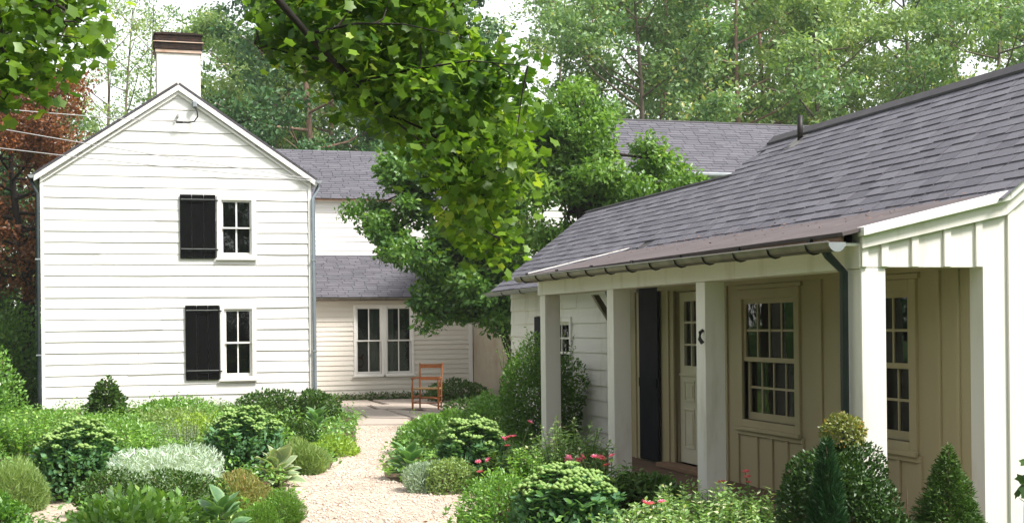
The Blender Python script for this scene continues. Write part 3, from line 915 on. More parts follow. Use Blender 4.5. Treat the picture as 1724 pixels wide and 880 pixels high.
# openings in the long wall (u = Y)
DOOR = (13.52, 14.44, 0.10, 2.09)
NW1 = (11.44, 12.76, 0.62, 2.06)
NW2 = (9.50, 10.68, 0.62, 2.06)
SW = (18.08, 19.2, 0.80, 1.83)
t = .10
openings = [DOOR] + [(w[0] + t, w[1] - t, w[2] + t, w[3] - t) for w in (NW1, NW2)]
mb = wall_slab(MB(fx), YG + .16, YP, 0, 2.62, openings, -.14, 0)
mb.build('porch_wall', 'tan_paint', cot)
wall_slab(MB(fx), YP, YF, 0, 2.5, [(SW[0] + .07, SW[1] - .07, SW[2] + .07, SW[3] - .07)], -.14, -.002).build('far_wall', 'wall_core', cot)
clapboards(cot, fx, YP + .08, YF, 0.05, 2.34, 0.213, [SW, (19.2, 19.82, .80, 1.86)], mat='cream_paint', thick=.026, jit=.004, segs=4, name='siding_board')
obox('corner_board', 'cream_paint', cot, fx, YP - .002, YP + .078, 0, .03, 0, 2.34)
# battens of the porch wall
bat = [8.95, 9.2, 9.47, 9.78, 10.1, 10.42, 10.71, 11.05, 11.41, 11.72, 12.04, 12.36, 12.79, 13.05, 13.3, 14.62, 14.9, 15.35, 15.68, 16.0, 16.3]
blocks = [DOOR, (DOOR[0] - .16, DOOR[1] + .16, 0, 2.2), NW1, NW2]
for y in bat:
    zz = [(FZ, 2.2)]
    for (a, b, c, d) in ((DOOR[0] - .14, DOOR[1] + .15, 0, 2.2), (NW1[0] - .06, NW1[1] + .06, NW1[2] - .06, NW1[3] + .05), (NW2[0] - .06, NW2[1] + .06, NW2[2] - .06, NW2[3] + .05), (14.75, 15.46, 0, 2.2)):
        if a - .02 < y < b + .02:
            zz = [r for q in zz for r in ((q[0], min(q[1], c)), (max(q[0], d), q[1])) if r[1] - r[0] > .03]
    for (z0, z1) in zz:
        obox('batten', 'tan_paint', cot, fx, y - .022, y + .022, .0, .022, z0, z1, bevel=.003)
for w in (NW1, NW2):
    obox('apron_board', 'tan_paint', cot, fx, w[0] - .05, w[1] + .05, .0, .028, w[2] - .06, w[2] - .002, bevel=.003)
    obox('head_board', 'tan_paint', cot, fx, w[0] - .04, w[1] + .04, .0, .03, w[3] + .002, w[3] + .045, bevel=.003)
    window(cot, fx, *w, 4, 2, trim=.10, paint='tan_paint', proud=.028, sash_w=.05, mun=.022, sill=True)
window(cot, fx, *SW, 2, 2, trim=.07, paint='cream_paint', proud=.05, sash_w=.04, mun=.02)
obox('shutter', 'navy_paint', cot, fx, 19.22, 19.80, .03, .055, .82, 1.85, bevel=.003)
# tall dark shutter beside the door
sh = MB(fx)
sh.box(14.86, 15.45, .026, .055, .06, 2.17)
sh = sh.build('door_shutter', 'navy_paint', cot, bevel=.004)
obox('shutter_rail', 'navy_paint', sh, fx, 14.88, 15.43, .056, .07, .95, 1.06)
obox('shutter_stop', 'tan_paint', cot, fx, 15.46, 15.53, .0, .05, .06, 2.2, bevel=.003)
# door
DN = -.05
mb = MB(fx)
gl0, gl1, gz0, gz1 = DOOR[0] + .14, DOOR[1] - .14, 1.22, 1.985
wall_slab(mb, DOOR[0] + .012, DOOR[1] - .012, DOOR[2] + .01, DOOR[3] - .01, [(gl0, gl1, gz0, gz1)], DN - .045, DN)
door = mb.build('door', 'door_paint', cot)
for i in range(3):
    for j in range(3):
        a = gl0 + (gl1 - gl0) * i / 3; b = gl0 + (gl1 - gl0) * (i + 1) / 3
        c = gz0 + (gz1 - gz0) * j / 3; d = gz0 + (gz1 - gz0) * (j + 1) / 3
        obox('pane', 'glass', door, fx, a + .011, b - .011, DN - .028, DN - .024, c + .011, d - .011)
for i in range(4):
    u = gl0 + (gl1 - gl0) * i / 3; zz = gz0 + (gz1 - gz0) * i / 3
    obox('muntin', 'door_paint', door, fx, u - .011, u + .011, DN - .04, DN + .006, gz0 - .011, gz1 + .011)
    obox('muntin', 'door_paint', door, fx, gl0 + .012, gl1 - .012, DN - .038, DN + .004, zz - .011, zz + .011)
for (z0, z1) in ((.82, 1.06), (.28, .74)):
    for (a, b) in ((DOOR[0] + .14, DOOR[0] + .42), (DOOR[1] - .42, DOOR[1] - .14)):
        mb = MB(fx)
        mb.box(a, a + .02, DN + .0005, DN + .012, z0, z1); mb.box(b - .02, b, DN + .0005, DN + .012, z0, z1)
        mb.box(a + .02, b - .02, DN + .0005, DN + .012, z0, z0 + .02); mb.box(a + .02, b - .02, DN + .0005, DN + .012, z1 - .02, z1)
        mb.box(a + .05, b - .05, DN + .0005, DN + .009, z0 + .05, z1 - .05)
        mb.build('door_panel', 'door_paint', door, bevel=.002)
obox('dutch_rail', 'door_paint', door, fx, DOOR[0] + .02, DOOR[1] - .02, DN + .0005, DN + .02, 1.115, 1.14)
MB(fx).tube([fx(DOOR[0] + .07, DN, 1.0), fx(DOOR[0] + .07, DN + .06, 1.0)], [.012, .03], 8).build('door_knob', 'dark_iron', door)
for k, (a, b) in enumerate(((DOOR[1], DOOR[1] + .15), (DOOR[0] - .13, DOOR[0]))):
    mb = MB(fx); mb.box(a, b, -.02, .03, FZ, 2.2)
    mb.box(*((b - .045, b) if k == 0 else (a, a + .045)), .0305, .05, FZ, 2.2)
    mb.build('door_casing', 'tan_paint', cot, bevel=.003)
obox('door_head', 'tan_paint', cot, fx, DOOR[0] - .13, DOOR[1] + .15, .0305, .052, DOOR[3] + .01, 2.2, bevel=.003)
obox('threshold', 'wood_sill', cot, fx, DOOR[0] - .13, DOOR[1] + .16, -.1, .20, .045, .10, bevel=.006)
# posts, beam, floor, ceiling
PY = [YG, 11.37, 13.76, 16.21]
posts = []
for k, y in enumerate(PY):
    posts.append(MB().box(XP, XP + .205, y, y + .20, 0, 2.10).build('post', 'cream_paint', cot, bevel=.005))
mb = MB()
mb.tube([(XP - .004, 11.40, 1.65), (XP - .035, 11.40, 1.63), (XP - .05, 11.38, 1.57), (XP - .03, 11.36, 1.53)], [.016, .018, .018, .02], 7)
mb.build('latch_hook', 'dark_iron', posts[1])
obox('beam', 'cream_paint', cot, WORLD, XP - .012, XP + .215, YG + .002, YP + .02, 2.101, 2.285, bevel=.004)
for y in (11.47, 13.86):
    pass
obox('porch_floor', 'porch_brick', cot, WORLD, XP - .1, XW, YG, YP, -.05, FZ)
obox('porch_ceiling', 'tan_paint', cot, WORLD, XP + .216, XW - .031, YG + .161, YP, 2.205, 2.225)
obox('wall_plate', 'tan_paint', cot, fx, YG + .17, YP, .0305, .05, 2.11, 2.2)
# knee brace seen at the far end
MB().hexa([(XW - .40, YP - .30, 2.10), (XW - .32, YP - .30, 2.10), (XW - .32, YP - .22, 2.10), (XW - .40, YP - .22, 2.10),
           (XW - .09, YP - .30, 1.62), (XW - .03, YP - .30, 1.66), (XW - .03, YP - .22, 1.66), (XW - .09, YP - .22, 1.62)]).build('knee_brace', 'galvanised', cot)
# near gable wall, framed in the plane YG
SLP = 0.78
PZ0, PZ1, PX0, PX1 = 2.40, 2.686, 5.20, 6.43       # porch rake line
mz = lambda x: PZ1 + SLP * (x - PX1)
RX = 8.23
RZc = mz(RX) - .02
gm = MB(fg)
gm.prism([(XP, 2.112), (6.31, 2.112), (6.31, PZ1 - .06), (XP, PZ0 - .04)], -.12, 0)
gm.prism([(6.3101, 0), (10.2, 0), (10.2, mz(6.3)), (RX, RZc), (6.3101, mz(6.31) - .02)], -.12, 0)
gm.build('gable_wall', 'cream_paint', cot)
obox('door_jamb', 'cream_paint', cot, fg, 6.245, 6.312, -.16, .004, 0, 2.115)
for u in (5.40, 5.655, 5.93, 6.205, 6.485, 6.80, 7.1, 7.4, 7.7, 8.0):
    zt = PZ0 + (PZ1 - PZ0) * (u - PX0) / (PX1 - PX0) - .11 if u < PX1 else mz(u) - .15
    zb = 2.113 if u < 6.3 else 0
    obox('batten', 'cream_paint', cot, fg, u - .03, u + .03, 0, .022, zb, zt, bevel=.003)
obox('batten', 'cream_paint', cot, fg, XP, XP + .05, 0, .022, 2.113, 2.28)
mb = MB(fg); mb.prism([(XP - .012, PZ0 - .065), (PX1, PZ1 - .075), (PX1, PZ1 - .18), (XP - .012, PZ0 - .155)], .0225, .045); mb.build('frieze_board', 'cream_paint', cot)
mb = MB(fg); mb.prism([(PX1, mz(PX1) - .075), (RX, mz(RX) - .075), (RX, mz(RX) - .22), (PX1, mz(PX1) - .18)], .0225, .046); mb.build('frieze_board', 'cream_paint', cot)
mb = MB(fg); mb.prism([(XP - .03, PZ0 - .002), (PX1, PZ1), (PX1, PZ1 - .075), (XP - .03, PZ0 - .068)], .0, .095); mb.build('rake_board', 'trim_paint', cot, bevel=.003)
mb = MB(fg); mb.prism([(PX1, mz(PX1)), (RX, mz(RX)), (RX, mz(RX) - .085), (PX1, mz(PX1) - .075)], .0, .097); mb.build('rake_board', 'trim_paint', cot, bevel=.003)
# other walls
MB().box(10.2, 10.3, YG + .13, 15.7, 0, 2.6).box(8.9, 9.0, 15.75, YF, 0, 2.4).box(6.4, 10.2, 15.71, 15.74, 0, 2.6).build('back_wall', 'cream_paint', cot)
MB().box(XW + .15, 8.9, YF - .14, YF, 0, 2.45).build('end_wall', 'cream_paint', cot)
MB(front(YF)).prism([(XW + .15, 2.46), (8.9, 2.46), (7.55, 3.42)], .0, .14).build('end_gable', 'cream_paint', cot)
MB().box(7.6, 7.66, YG + .3, 15.6, 0, 2.5).build('inner_wall', 'interior', cot)
# roof: one front plane, ridge stepping down at the far section
ez = lambda x: mz(x)
ea = 5.93
MB().slab((PX1 + .002, YG - .09, ez(PX1 + .002)), (PX1 + .002, 15.75, ez(PX1 + .002)), (RX, 15.75, ez(RX)), (RX, YG - .09, ez(RX)), .0401).slab(
    (ea, 15.751, ez(ea)), (ea, YF + .1, ez(ea)), (7.62, YF + .1, ez(7.62)), (7.62, 15.751, ez(7.62)), .0401).build('roof_plane', 'roof_felt', cot)
MB().slab((10.5, YG - .1, ez(RX) - SLP * (10.5 - RX)), (RX + .001, YG - .1, ez(RX)), (RX + .001, 15.75, ez(RX)), (10.5, 15.75, ez(RX) - SLP * (10.5 - RX)), .04).slab(
    (9.2, 15.751, ez(7.62) - SLP * 1.58), (7.621, 15.751, ez(7.62)), (7.621, YF + .1, ez(7.62)), (9.2, YF + .1, ez(7.62) - SLP * 1.58), .04).build('rear_roof_plane', 'roof_felt', cot)
MB(front(15.74)).prism([(7.3, ez(7.3) - .02), (RX, ez(RX) - .03), (9.9, ez(RX) - SLP * 1.67 - .03), (7.3, 2.5)], -.1, 0).build('step_gable', 'cream_paint', cot)
Sv = np.array((1, 0, SLP)); Sv /= np.linalg.norm(Sv)
Nv = np.cross((0, 1, 0), Sv); Nv = Nv if Nv[2] > 0 else -Nv
cs = Sv[0]
O0 = np.array((ea - .02, 0, ez(ea - .02))) + Nv * .002
s_of = lambda x: (x - ea + .02) / cs


def lim_c(u, s):
    x = ea - .02 + s * cs
    if u < 15.75: return x < RX - .05 and (x > PX1 - .13)
    return x < 7.60 and (u > 16.15 or x > PX1 + .02)


tabs = tab_list(21, YG - .14, YF + .12, 0, s_of(RX), .135, .27, lim_c)
def depth_key(tb):
    return tb[0] * .96 + (ea + tb[1] * cs) * .28
tabs.sort(key=depth_key)
rs = random.Random(2)
proto = []
off = base_of(cot)
for k in range(6):
    w0, tk = .27, .010 + .0014 * k
    V = [(0, 0, 0), (w0, 0, 0), (w0, .163, 0), (0, .163, 0), (0, 0, tk), (w0, 0.003 * (k % 3 - 1), tk), (w0, .163, .004), (0, .163, .004)]
    me = bpy.data.meshes.new('shingle')
    me.from_pydata(V, [], [(4, 5, 6, 7), (0, 1, 5, 4), (1, 2, 6, 5), (3, 0, 4, 7), (0, 3, 2, 1)])
    me.materials.append(MATS['shingle'])
    proto.append(me)
for (u, s, w) in tabs[:300]:
    o = bpy.data.objects.new('shingle', rs.choice(proto))
    P = O0 + np.array((0, 1, 0)) * (u + .004) + Sv * (s + rs.uniform(-.006, .006)) - off
    # local x along +Y, local y up the slope, local z = normal
    X = Vector((0, 1, 0)); Yv = Vector(Sv); Zv = Vector(Nv)
    Mx = Matrix(((X.x, Yv.x, Zv.x), (X.y, Yv.y, Zv.y), (X.z, Yv.z, Zv.z)))
    sc = (w - .012) / .27
    M4 = Mx.to_4x4() @ Matrix.Diagonal((sc, 1, 1, 1))
    o.matrix_basis = Matrix.Translation(P) @ M4
    link(o, cot)
tabs_mesh('roof_shingles', 'shingle', cot, O0, (0, 1, 0), Sv, tabs[300:], 31, .135)
# ridge caps
MB().hexa([(RX - .10, YG - .13, ez(RX - .10) + .022), (RX - .10, 15.77, ez(RX - .10) + .022), (RX, 15.77, ez(RX) + .03), (RX, YG - .13, ez(RX) + .03),
           (RX - .10, YG - .13, ez(RX - .10) + .045), (RX - .10, 15.77, ez(RX - .10) + .045), (RX, 15.77, ez(RX) + .06), (RX, YG - .13, ez(RX) + .06)]).build('ridge_cap', 'roof_felt', cot)
MB().tube([(7.62, 15.76, ez(7.62) + .005), (7.62, YF + .12, ez(7.62) + .005)], .03, 6).build('ridge_cap', 'roof_felt', cot)
# vent pipe
vp = MB().tube([(8.06, 14.75, ez(8.06) - .05), (8.06, 14.75, ez(8.06) + .30)], .035, 10).build('vent_pipe', 'dark_iron', cot, smooth=True)
MB().slab((7.90, 14.62, ez(7.9) + .018), (7.90, 14.90, ez(7.9) + .018), (8.12, 14.90, ez(8.12) + .018), (8.12, 14.62, ez(8.12) + .018), .008).build('pipe_flashing', 'galvanised', vp)
# porch roof
pr = MB()
eX, eZ = 5.03, 2.36
for i in range(12):
    y0, y1 = YG - .05 + (YP - YG + .02) * i / 12, YG - .05 + (YP - YG + .02) * (i + 1) / 12
    pr.slab((eX, y0, eZ), (eX, y1, eZ), (PX1 + .06, y1, PZ1 + .012), (PX1 + .06, y0, PZ1 + .012), .028)
pr.build('porch_roof', 'brown_membrane', cot)
MB().slab((5.05, YP - .03, eZ + .031), (5.05, YP - .005, eZ + .031), (PX1 + .05, YP - .005, PZ1 + .044), (PX1 + .05, YP - .03, PZ1 + .044), .012).build('edge_strip', 'trim_paint', cot)
MB(front(YP)).prism([(XP, 2.29), (PX1 - .1, 2.29), (PX1 - .1, 2.64), (5.06, 2.355)], .02, .04).build('porch_cheek', 'cream_paint', cot)
obox('fascia', 'wood_sill', cot, WORLD, eX + .015, eX + .04, YG + .0, YP - .02, 2.262, 2.356)
obox('eave_soffit', 'cream_paint', cot, WORLD, eX + .041, XP - .013, YG + .01, YP - .02, 2.265, 2.285)
# leaf debris on the porch roof
n = 230
a = rgw.random(n) ** .6; yy = rgw.uniform(YG, YP - .2, n)
pp = np.stack([eX + .05 + (PX1 - eX - .1) * a, yy, eZ + (PZ1 - eZ) * a + .046], 1)
me = leaf_mesh('roof_litter', pp, rgw.normal(size=(n, 3)) * (1, 1, .1), np.tile(Z3, (n, 1)) + rgw.normal(size=(n, 3)) * .2, rgw.uniform(.012, .04, n), LEAF, rgw.random(n), 'litter')
o = link(bpy.data.objects.new('roof_litter', me)); o['kind'] = 'stuff'; o['label'] = 'dry leaf litter lying on the brown porch roof'


def half_gutter(name, x, y0, y1, z0, z1, r, mat, parent, cap=True):
    mb = MB(); pts = []
    for yy, zz in ((y0, z0), (y1, z1)):
        for rr in (r, r - .006):
            for i in range(9):
                th = math.pi + math.pi * i / 8
                pts.append((x + rr * math.cos(th), yy, zz + rr * math.sin(th)))
    fs = [(i, i + 1, 18 + i + 1, 18 + i) for i in range(8)] + [(9 + i, 9 + i + 1, 27 + i + 1, 27 + i) for i in range(8)]
    fs += [(0, 9, 27, 18), (8, 17, 35, 26)]
    mb.add(pts, fs)
    g = mb.build(name, mat, parent, smooth=False)
    MB().tube([(x - r, y0, z0), (x - r, y1, z1)], .011, 6).build('gutter_bead', 'galvanised', g)
    if cap:
        for yy, zz in ((y0, z0), (y1, z1)):
            mb = MB()
            k = [(x + (r + .004) * math.cos(math.pi + math.pi * i / 8), zz + (r + .004) * math.sin(math.pi + math.pi * i / 8)) for i in range(9)]
            mb.add([(a, yy - .006, b) for a, b in k] + [(a, yy + .002, b) for a, b in k], [tuple(range(9)), tuple(range(17, 8, -1))] + [(i, (i + 1) % 9, 9 + (i + 1) % 9, 9 + i) for i in range(9)])
            mb.build('gutter_end_cap', 'gutter_grey', g)
    return g


gx = eX - .062
g = half_gutter('gutter', gx, YG - .08, YP + .07, 2.285, 2.335, .066, 'galvanised', cot)
for i in range(13):
    y = YG + .25 + i * .61
    zz = 2.285 + .05 * (y - YG) / (YP - YG)
    mb = MB()
    mb.tube([(gx - .072, y, zz)] + [(gx + .073 * math.cos(math.pi + math.pi * j / 6), y, zz + .073 * math.sin(math.pi + math.pi * j / 6)) for j in range(7)] + [(gx + .075, y, zz + .03)], .008, 5)
    mb.build('gutter_hanger', 'dark_iron', g)
    if i % 2 == 0:
        obox('hanger_bracket', 'dark_iron', g, WORLD, gx + .05, gx + .075, y + .15, y + .20, zz + .005, zz + .055)
g2 = half_gutter('gutter', ea - .07, YP + .06, YF + .12, 2.27, 2.25, .055, 'gutter_grey', cot, cap=False)
for y in (17.3, 18.3, 19.3, 20.3):
    MB().tube([(ea - .07 + .062 * math.cos(math.pi + math.pi * j / 6), y, 2.26 + .062 * math.sin(math.pi + math.pi * j / 6)) for j in range(7)], .008, 5).build('gutter_hanger', 'dark_iron', g2)
# front downspout next to the corner post
MB().tube([(gx + .02, 8.80, 2.26), (gx + .06, 8.80, 2.20), (5.155, 8.80, 2.08), (5.155, 8.80, .3), (5.10, 8.80, .08)], .032, 10).build('downspout', 'downspout_dark', cot, smooth=True)
MB().tube([(XW - .09, YP + .03, 2.18), (XW - .05, YP + .03, 2.05), (XW - .05, YP + .03, .1)], .03, 8).build('downspout', 'gutter_grey', cot, smooth=True)
obox('flood_plinth', 'shadow_stucco', cot, fx, YP + .08, YF, -.01, .02, -.02, .048)

# ================================================================== LADDERBACK ARMCHAIR
chair = thing('armchair', (6.12, 27.0, 0.03), 'orange brown wooden ladderback armchair standing on the patio', 'chair', rotz=R(-26))


def cpart(name, pts, r, mat='chair_wood', sides=8):
    return MB().tube(pts, r, sides).build(name, mat, chair, off=np.zeros(3), smooth=True)


w, dp = .27, .23
for sx in (-1, 1):
    cpart('leg', [(sx * w, -dp, 0), (sx * w, -dp, .05), (sx * w * 1.02, -dp, .40), (sx * w * 1.0, -dp, .62)], [.015, .021, .023, .018])
    cpart('back_post', [(sx * w * .84, dp, 0), (sx * w * .84, dp, .42), (sx * w * .86, dp + .03, .65), (sx * w * .90, dp + .09, .92), (sx * w * .9, dp + .095, .945)], [.016, .021, .021, .018, .008])
    cpart('arm', [(sx * w * 1.0, -dp - .05, .63), (sx * w, 0, .635), (sx * w * .86, dp + .03, .64)], [.022, .021, .016])
    for zz in (.14, .26):
        cpart('side_rung', [(sx * w, -dp, zz), (sx * w * .84, dp, zz)], .011)
for zz in (.13, .25):
    cpart('front_rung', [(-w, -dp, zz), (w, -dp, zz)], .012)
cpart('rear_rung', [(-w * .84, dp, .2), (w * .84, dp, .2)], .011)
for (zz, hh, yy) in ((.58, .07, dp + .025), (.83, .085, dp + .066)):
    mb = MB()
    k = 7
    for i in range(k):
        a0, a1 = -w * .84 + 2 * w * .84 * i / k, -w * .84 + 2 * w * .84 * (i + 1) / k
        b0, b1 = [.035 * (1 - (2 * q / k - 1) ** 2) for q in (i, i + 1)]
        mb.hexa([(a0, yy + b0, zz), (a1, yy + b1, zz), (a1, yy + b1 + .012, zz), (a0, yy + b0 + .012, zz),
                 (a0, yy + b0 + .006, zz + hh), (a1, yy + b1 + .006, zz + hh), (a1, yy + b1 + .018, zz + hh), (a0, yy + b0 + .018, zz + hh)])
    mb.build('back_slat', 'chair_wood', chair, off=np.zeros(3))
mb = MB()
mb.hexa([(-w - .01, -dp - .015, .40), (w + .01, -dp - .015, .40), (w * .86, dp + .01, .395), (-w * .86, dp + .01, .395),
         (-w - .01, -dp - .015, .435), (w + .01, -dp - .015, .435), (w * .86, dp + .01, .43), (-w * .86, dp + .01, .43)])
mb.build('seat', 'rush_seat', chair, off=np.zeros(3), bevel=.012)

# ================================================================== GARDEN PLANTS
SEED = [100]


def rgen():
    SEED[0] += 1
    return np.random.default_rng(SEED[0])


def ntint(rg, p, d, base=0.45, amp=0.35, up=0.15):
    """leaf to leaf colour variation with soft clumps"""
    c = sphere_dirs(rg, 8)
    cl = np.sin((p @ (c[:3].T * 9))).sum(1) / 3
    return base + 0.16 * cl + rg.normal(size=len(p)) * amp * 0.5 + up * np.maximum(d[:, 2], 0) * (rg.random(len(p)) < .45)


def shrub(name, x, y, w, h, label, mat, L=0.05, n=3000, tmpl=LEAF, amp=.3, k=12, sharp=8, depth=.5, upw=.5, rnd=.8, cat='shrub', group=None, zc=.3,
          stemmat='twig_brown', ry=None, sprigs=0, out=1.0):
    t = thing(name, (x, y, 0), label, cat, group, rotz=random.Random(SEED[0]).uniform(0, 6.28) if ry is None else 0)
    rg = rgen()
    p, d = dome_points(rg, n, w / 2, (ry or w) / 2, h * .97, zc=zc, amp=amp, k=k, sharp=sharp, depth=depth)
    n = len(p)
    dirn = d * out + np.array((0, 0, upw)) + rg.normal(size=(n, 3)) * rnd
    nr = d + np.array((0, 0, .8)) + rg.normal(size=(n, 3)) * .7
    sz = L * rg.uniform(.65, 1.25, n)
    add_leaves(t, 'foliage', p, dirn, nr, sz, tmpl, ntint(rg, p, d), mat)
    stems(t, rg, 9, w / 2, h, mat=stemmat)
    if sprigs:
        sp, sd, ss = [], [], []
        mb = MB()
        for i in range(sprigs):
            a = rg.uniform(0, 6.28); q = w * .5 * rg.uniform(.2, .95)
            b = np.array((math.cos(a) * q, math.sin(a) * q, h * rg.uniform(.6, .85)))
            e = b + np.array((math.cos(a) * rg.uniform(.02, .2), math.sin(a) * rg.uniform(.02, .2), rg.uniform(.08, .26) * (h + .35)))
            mb.tube([b, (b + e) / 2 + (0, 0, .01), e], [.004, .003, .0015], 4)
            for g in np.linspace(.1, 1, 9):
                sp.append(b + (e - b) * g); sd.append(rg.normal(size=3) + (0, 0, .5)); ss.append(L * rg.uniform(.5, .9))
        mb.build('sprig', 'stem_green', t, off=np.zeros(3))['kind'] = 'stuff'
        sp, sd = np.array(sp), np.array(sd)
        add_leaves(t, 'sprig_leaves', sp, sd, rg.normal(size=(len(sp), 3)) + (0, 0, 1), np.array(ss), tmpl, rg.uniform(.4, .95, len(sp)), mat)
    return t


def upright(name, x, y, w, h, label, mat, n=46, L=.07, tmpl=LEAF, cat='plant', group=None, spread=.5, nodes=11, flowers=(), fmat='petal_pink', lean=.3):
    """leafy stems rising from one crown"""
    t = thing(name, (x, y, 0), label, cat, group)
    rg = rgen()
    P, D, Nn, Sz = [], [], [], []
    mb = MB()
    for i in range(n):
        a = rg.uniform(0, 6.28); q = math.sqrt(rg.random())
        b = np.array((math.cos(a), math.sin(a), 0)) * q * w * .5 * spread
        hh = h * (1 - .35 * q * q) * rg.uniform(.75, 1.03)
        e = b / spread * (1 + rg.normal() * .05); e[2] = hh
        m = (b + e) / 2; m[2] = hh * .55
        mb.tube([b - (0, 0, .02), m, e], [.005, .004, .002], 4, cap=False)
        for g in np.linspace(.18, 1, nodes):
            c = (1 - g) ** 2 * b + 2 * g * (1 - g) * m + g * g * e
            th = rg.uniform(0, 6.28)
            for s in (0, math.pi):
                o = np.array((math.cos(th + s), math.sin(th + s), rg.uniform(.1, .9)))
                P.append(c); D.append(o + rg.normal(size=3) * .2); Nn.append(np.array((-o[0] * .6, -o[1] * .6, 1)) + rg.normal(size=3) * .25)
                Sz.append(L * rg.uniform(.7, 1.2) * (.7 + .5 * math.sin(math.pi * min(g, .95))))
    mb.build('stem', 'stem_green', t, off=np.zeros(3))
    P, D, Nn = map(np.array, (P, D, Nn))
    P[:, 2] = np.maximum(P[:, 2], .01)
    add_leaves(t, 'foliage', P, D, Nn, np.array(Sz), tmpl, rg.normal(size=len(P)) * .25 + .4 + .25 * (P[:, 2] / h), mat)
    for f in flowers:
        flower(t, np.array(f) - np.array((x, y, 0)), rg, fmat)
    return t


FL = {}


def flower(t, p, rg, mat):
    if mat not in FL:
        r2 = np.random.default_rng(7)
        FL[mat] = []
        for v in range(3):
            P, D, Nn, Sz = [], [], [], []
            for ring, (m, tilt, rr) in enumerate(((7, .35, .034), (6, .9, .030), (5, 1.8, .024))):
                for i in range(m):
                    a = 6.283 * i / m + ring * .5 + r2.normal() * .1
                    o = np.array((math.cos(a), math.sin(a), tilt))
                    P.append(np.array((math.cos(a) * .006, math.sin(a) * .006, 0))); D.append(o); Nn.append(np.array((-math.cos(a) * tilt, -math.sin(a) * tilt, 1))); Sz.append(rr * r2.uniform(.85, 1.15))
            FL[mat].append(leaf_mesh('flower', np.array(P), np.array(D), np.array(Nn), np.array(Sz), OVAL, r2.random(len(P)), mat))
    o = bpy.data.objects.new('flower', FL[mat][int(rg.integers(3))])
    o.location = p; o.rotation_euler = (rg.normal() * .5, rg.normal() * .5, rg.uniform(0, 6))
    s = rg.uniform(.85, 1.15); o.scale = (s, s, s)
    link(o, t)
    g = np.array((p[0] * .5, p[1] * .5, max(0.02, p[2] * .3)))
    MB().tube([g, (np.array(p) + g) / 2 + (0, 0, .03), np.array(p) - (0, 0, .004)], [.005, .004, .0035], 5).build('flower_stalk', 'stem_green', t, off=np.zeros(3))


HEADS = []
_r = np.random.default_rng(3)
for v in range(3):
    P = []
    for i in range(9):
        a = i * 2.4; q = .042 * math.sqrt(i / 9)
        P.append((math.cos(a) * q, math.sin(a) * q, .012 - 6 * q * q + _r.normal() * .003))
    P = np.array(P)
    HEADS.append(leaf_mesh('flower_head', P, _r.normal(size=(9, 3)) * (1, 1, .1), np.tile(Z3, (9, 1)), np.full(9, .0185), OCT, _r.random(9), 'head_sedum'))


def sedum(x, y, w, h, label, heads=40, n=52):
    t = thing('sedum', (x, y, 0), label, 'plant', 'sedum clumps in the garden beds')
    rg = rgen()
    P, D, Nn, Sz = [], [], [], []
    mb = MB()
    hp = []
    for i in range(n):
        a = 2.4 * i + rg.normal() * .15; q = math.sqrt((i + .5) / n)
        b = np.array((math.cos(a), math.sin(a), 0)) * q * w * .22
        e = np.array((math.cos(a), math.sin(a), 0)) * q * w * .47
        e[2] = h * (1 - .42 * q ** 2.2) * rg.uniform(.9, 1.0)
        m = (b + e) / 2; m[2] = e[2] * .55
        mb.tube([b - (0, 0, .02), m, e], [.007, .006, .004], 4, cap=False)
        hp.append(e)
        for g in np.linspace(.12, .97, 13):
            c = (1 - g) ** 2 * b + 2 * g * (1 - g) * m + g * g * e
            for s in range(4):
                th = rg.uniform(0, 6.28)
                o = np.array((math.cos(th), math.sin(th), rg.uniform(.2, 1.0)))
                P.append(c); D.append(o); Nn.append(np.array((-o[0], -o[1], 1.1))); Sz.append(.088 * rg.uniform(.7, 1.15))
    mb.build('stem', 'stem_green', t, off=np.zeros(3))
    P, D, Nn = map(np.array, (P, D, Nn))
    q, d = dome_points(rg, 1300, w * .44, w * .44, h * .80, zc=.42, amp=.18, k=16, sharp=12, depth=.18)
    P = np.concatenate([P, q]); D = np.concatenate([D, d * .6 + (0, 0, .7) + rg.normal(size=q.shape) * .5]); Nn = np.concatenate([Nn, d + (0, 0, .5) + rg.normal(size=q.shape) * .4])
    Sz = np.concatenate([Sz, .052 * rg.uniform(.7, 1.25, len(q))])
    add_leaves(t, 'foliage', P, D, Nn, np.array(Sz), OVAL, rg.normal(size=len(P)) * .25 + .3 + .3 * P[:, 2] / h, 'leaf_sedum')
    for e in hp[:heads]:
        o = bpy.data.objects.new('flower_head', HEADS[int(rg.integers(3))])
        o.location = e + (0, 0, .012)
        s = rg.uniform(1.2, 1.8)
        o.scale = (s, s, s); o.rotation_euler = (e[1] * .5 + rg.normal() * .15, -e[0] * .5 + rg.normal() * .15, rg.uniform(0, 6))
        link(o, t)
    return t


HL = {}


def hosta_leaf_mesh(mat, v):
    key = (mat, v)
    if key in HL: return HL[key]
    r2 = np.random.default_rng(v + 40)
    us = [0, .18, .42, .7, .9, 1.0]; wd = [.03, .25, .33, .24, .10, .0]
    vs, fs, tn = [], [], []
    cols = (-1, -.66, 0, .66, 1)
    for i, (u, ww) in enumerate(zip(us, wd)):
        for c in cols:
            vs.append((u, c * ww, .10 * abs(c) * ww * 2 - .33 * u * u + .28 * u + r2.normal() * .006))
    for i in range(5):
        for j in range(4):
            a = i * 5 + j
            fs.append((a, a + 1, a + 6, a + 5)); tn.append((.95 if j in (0, 3) else .25) + r2.normal() * .08)
    me = bpy.data.meshes.new('leaf'); me.from_pydata(vs, [], fs)
    at = me.attributes.new('tint', 'FLOAT', 'FACE'); at.data.foreach_set('value', np.clip(tn, 0, 1))
    me.materials.append(MATS[mat]); me.shade_smooth()
    HL[key] = me
    return me


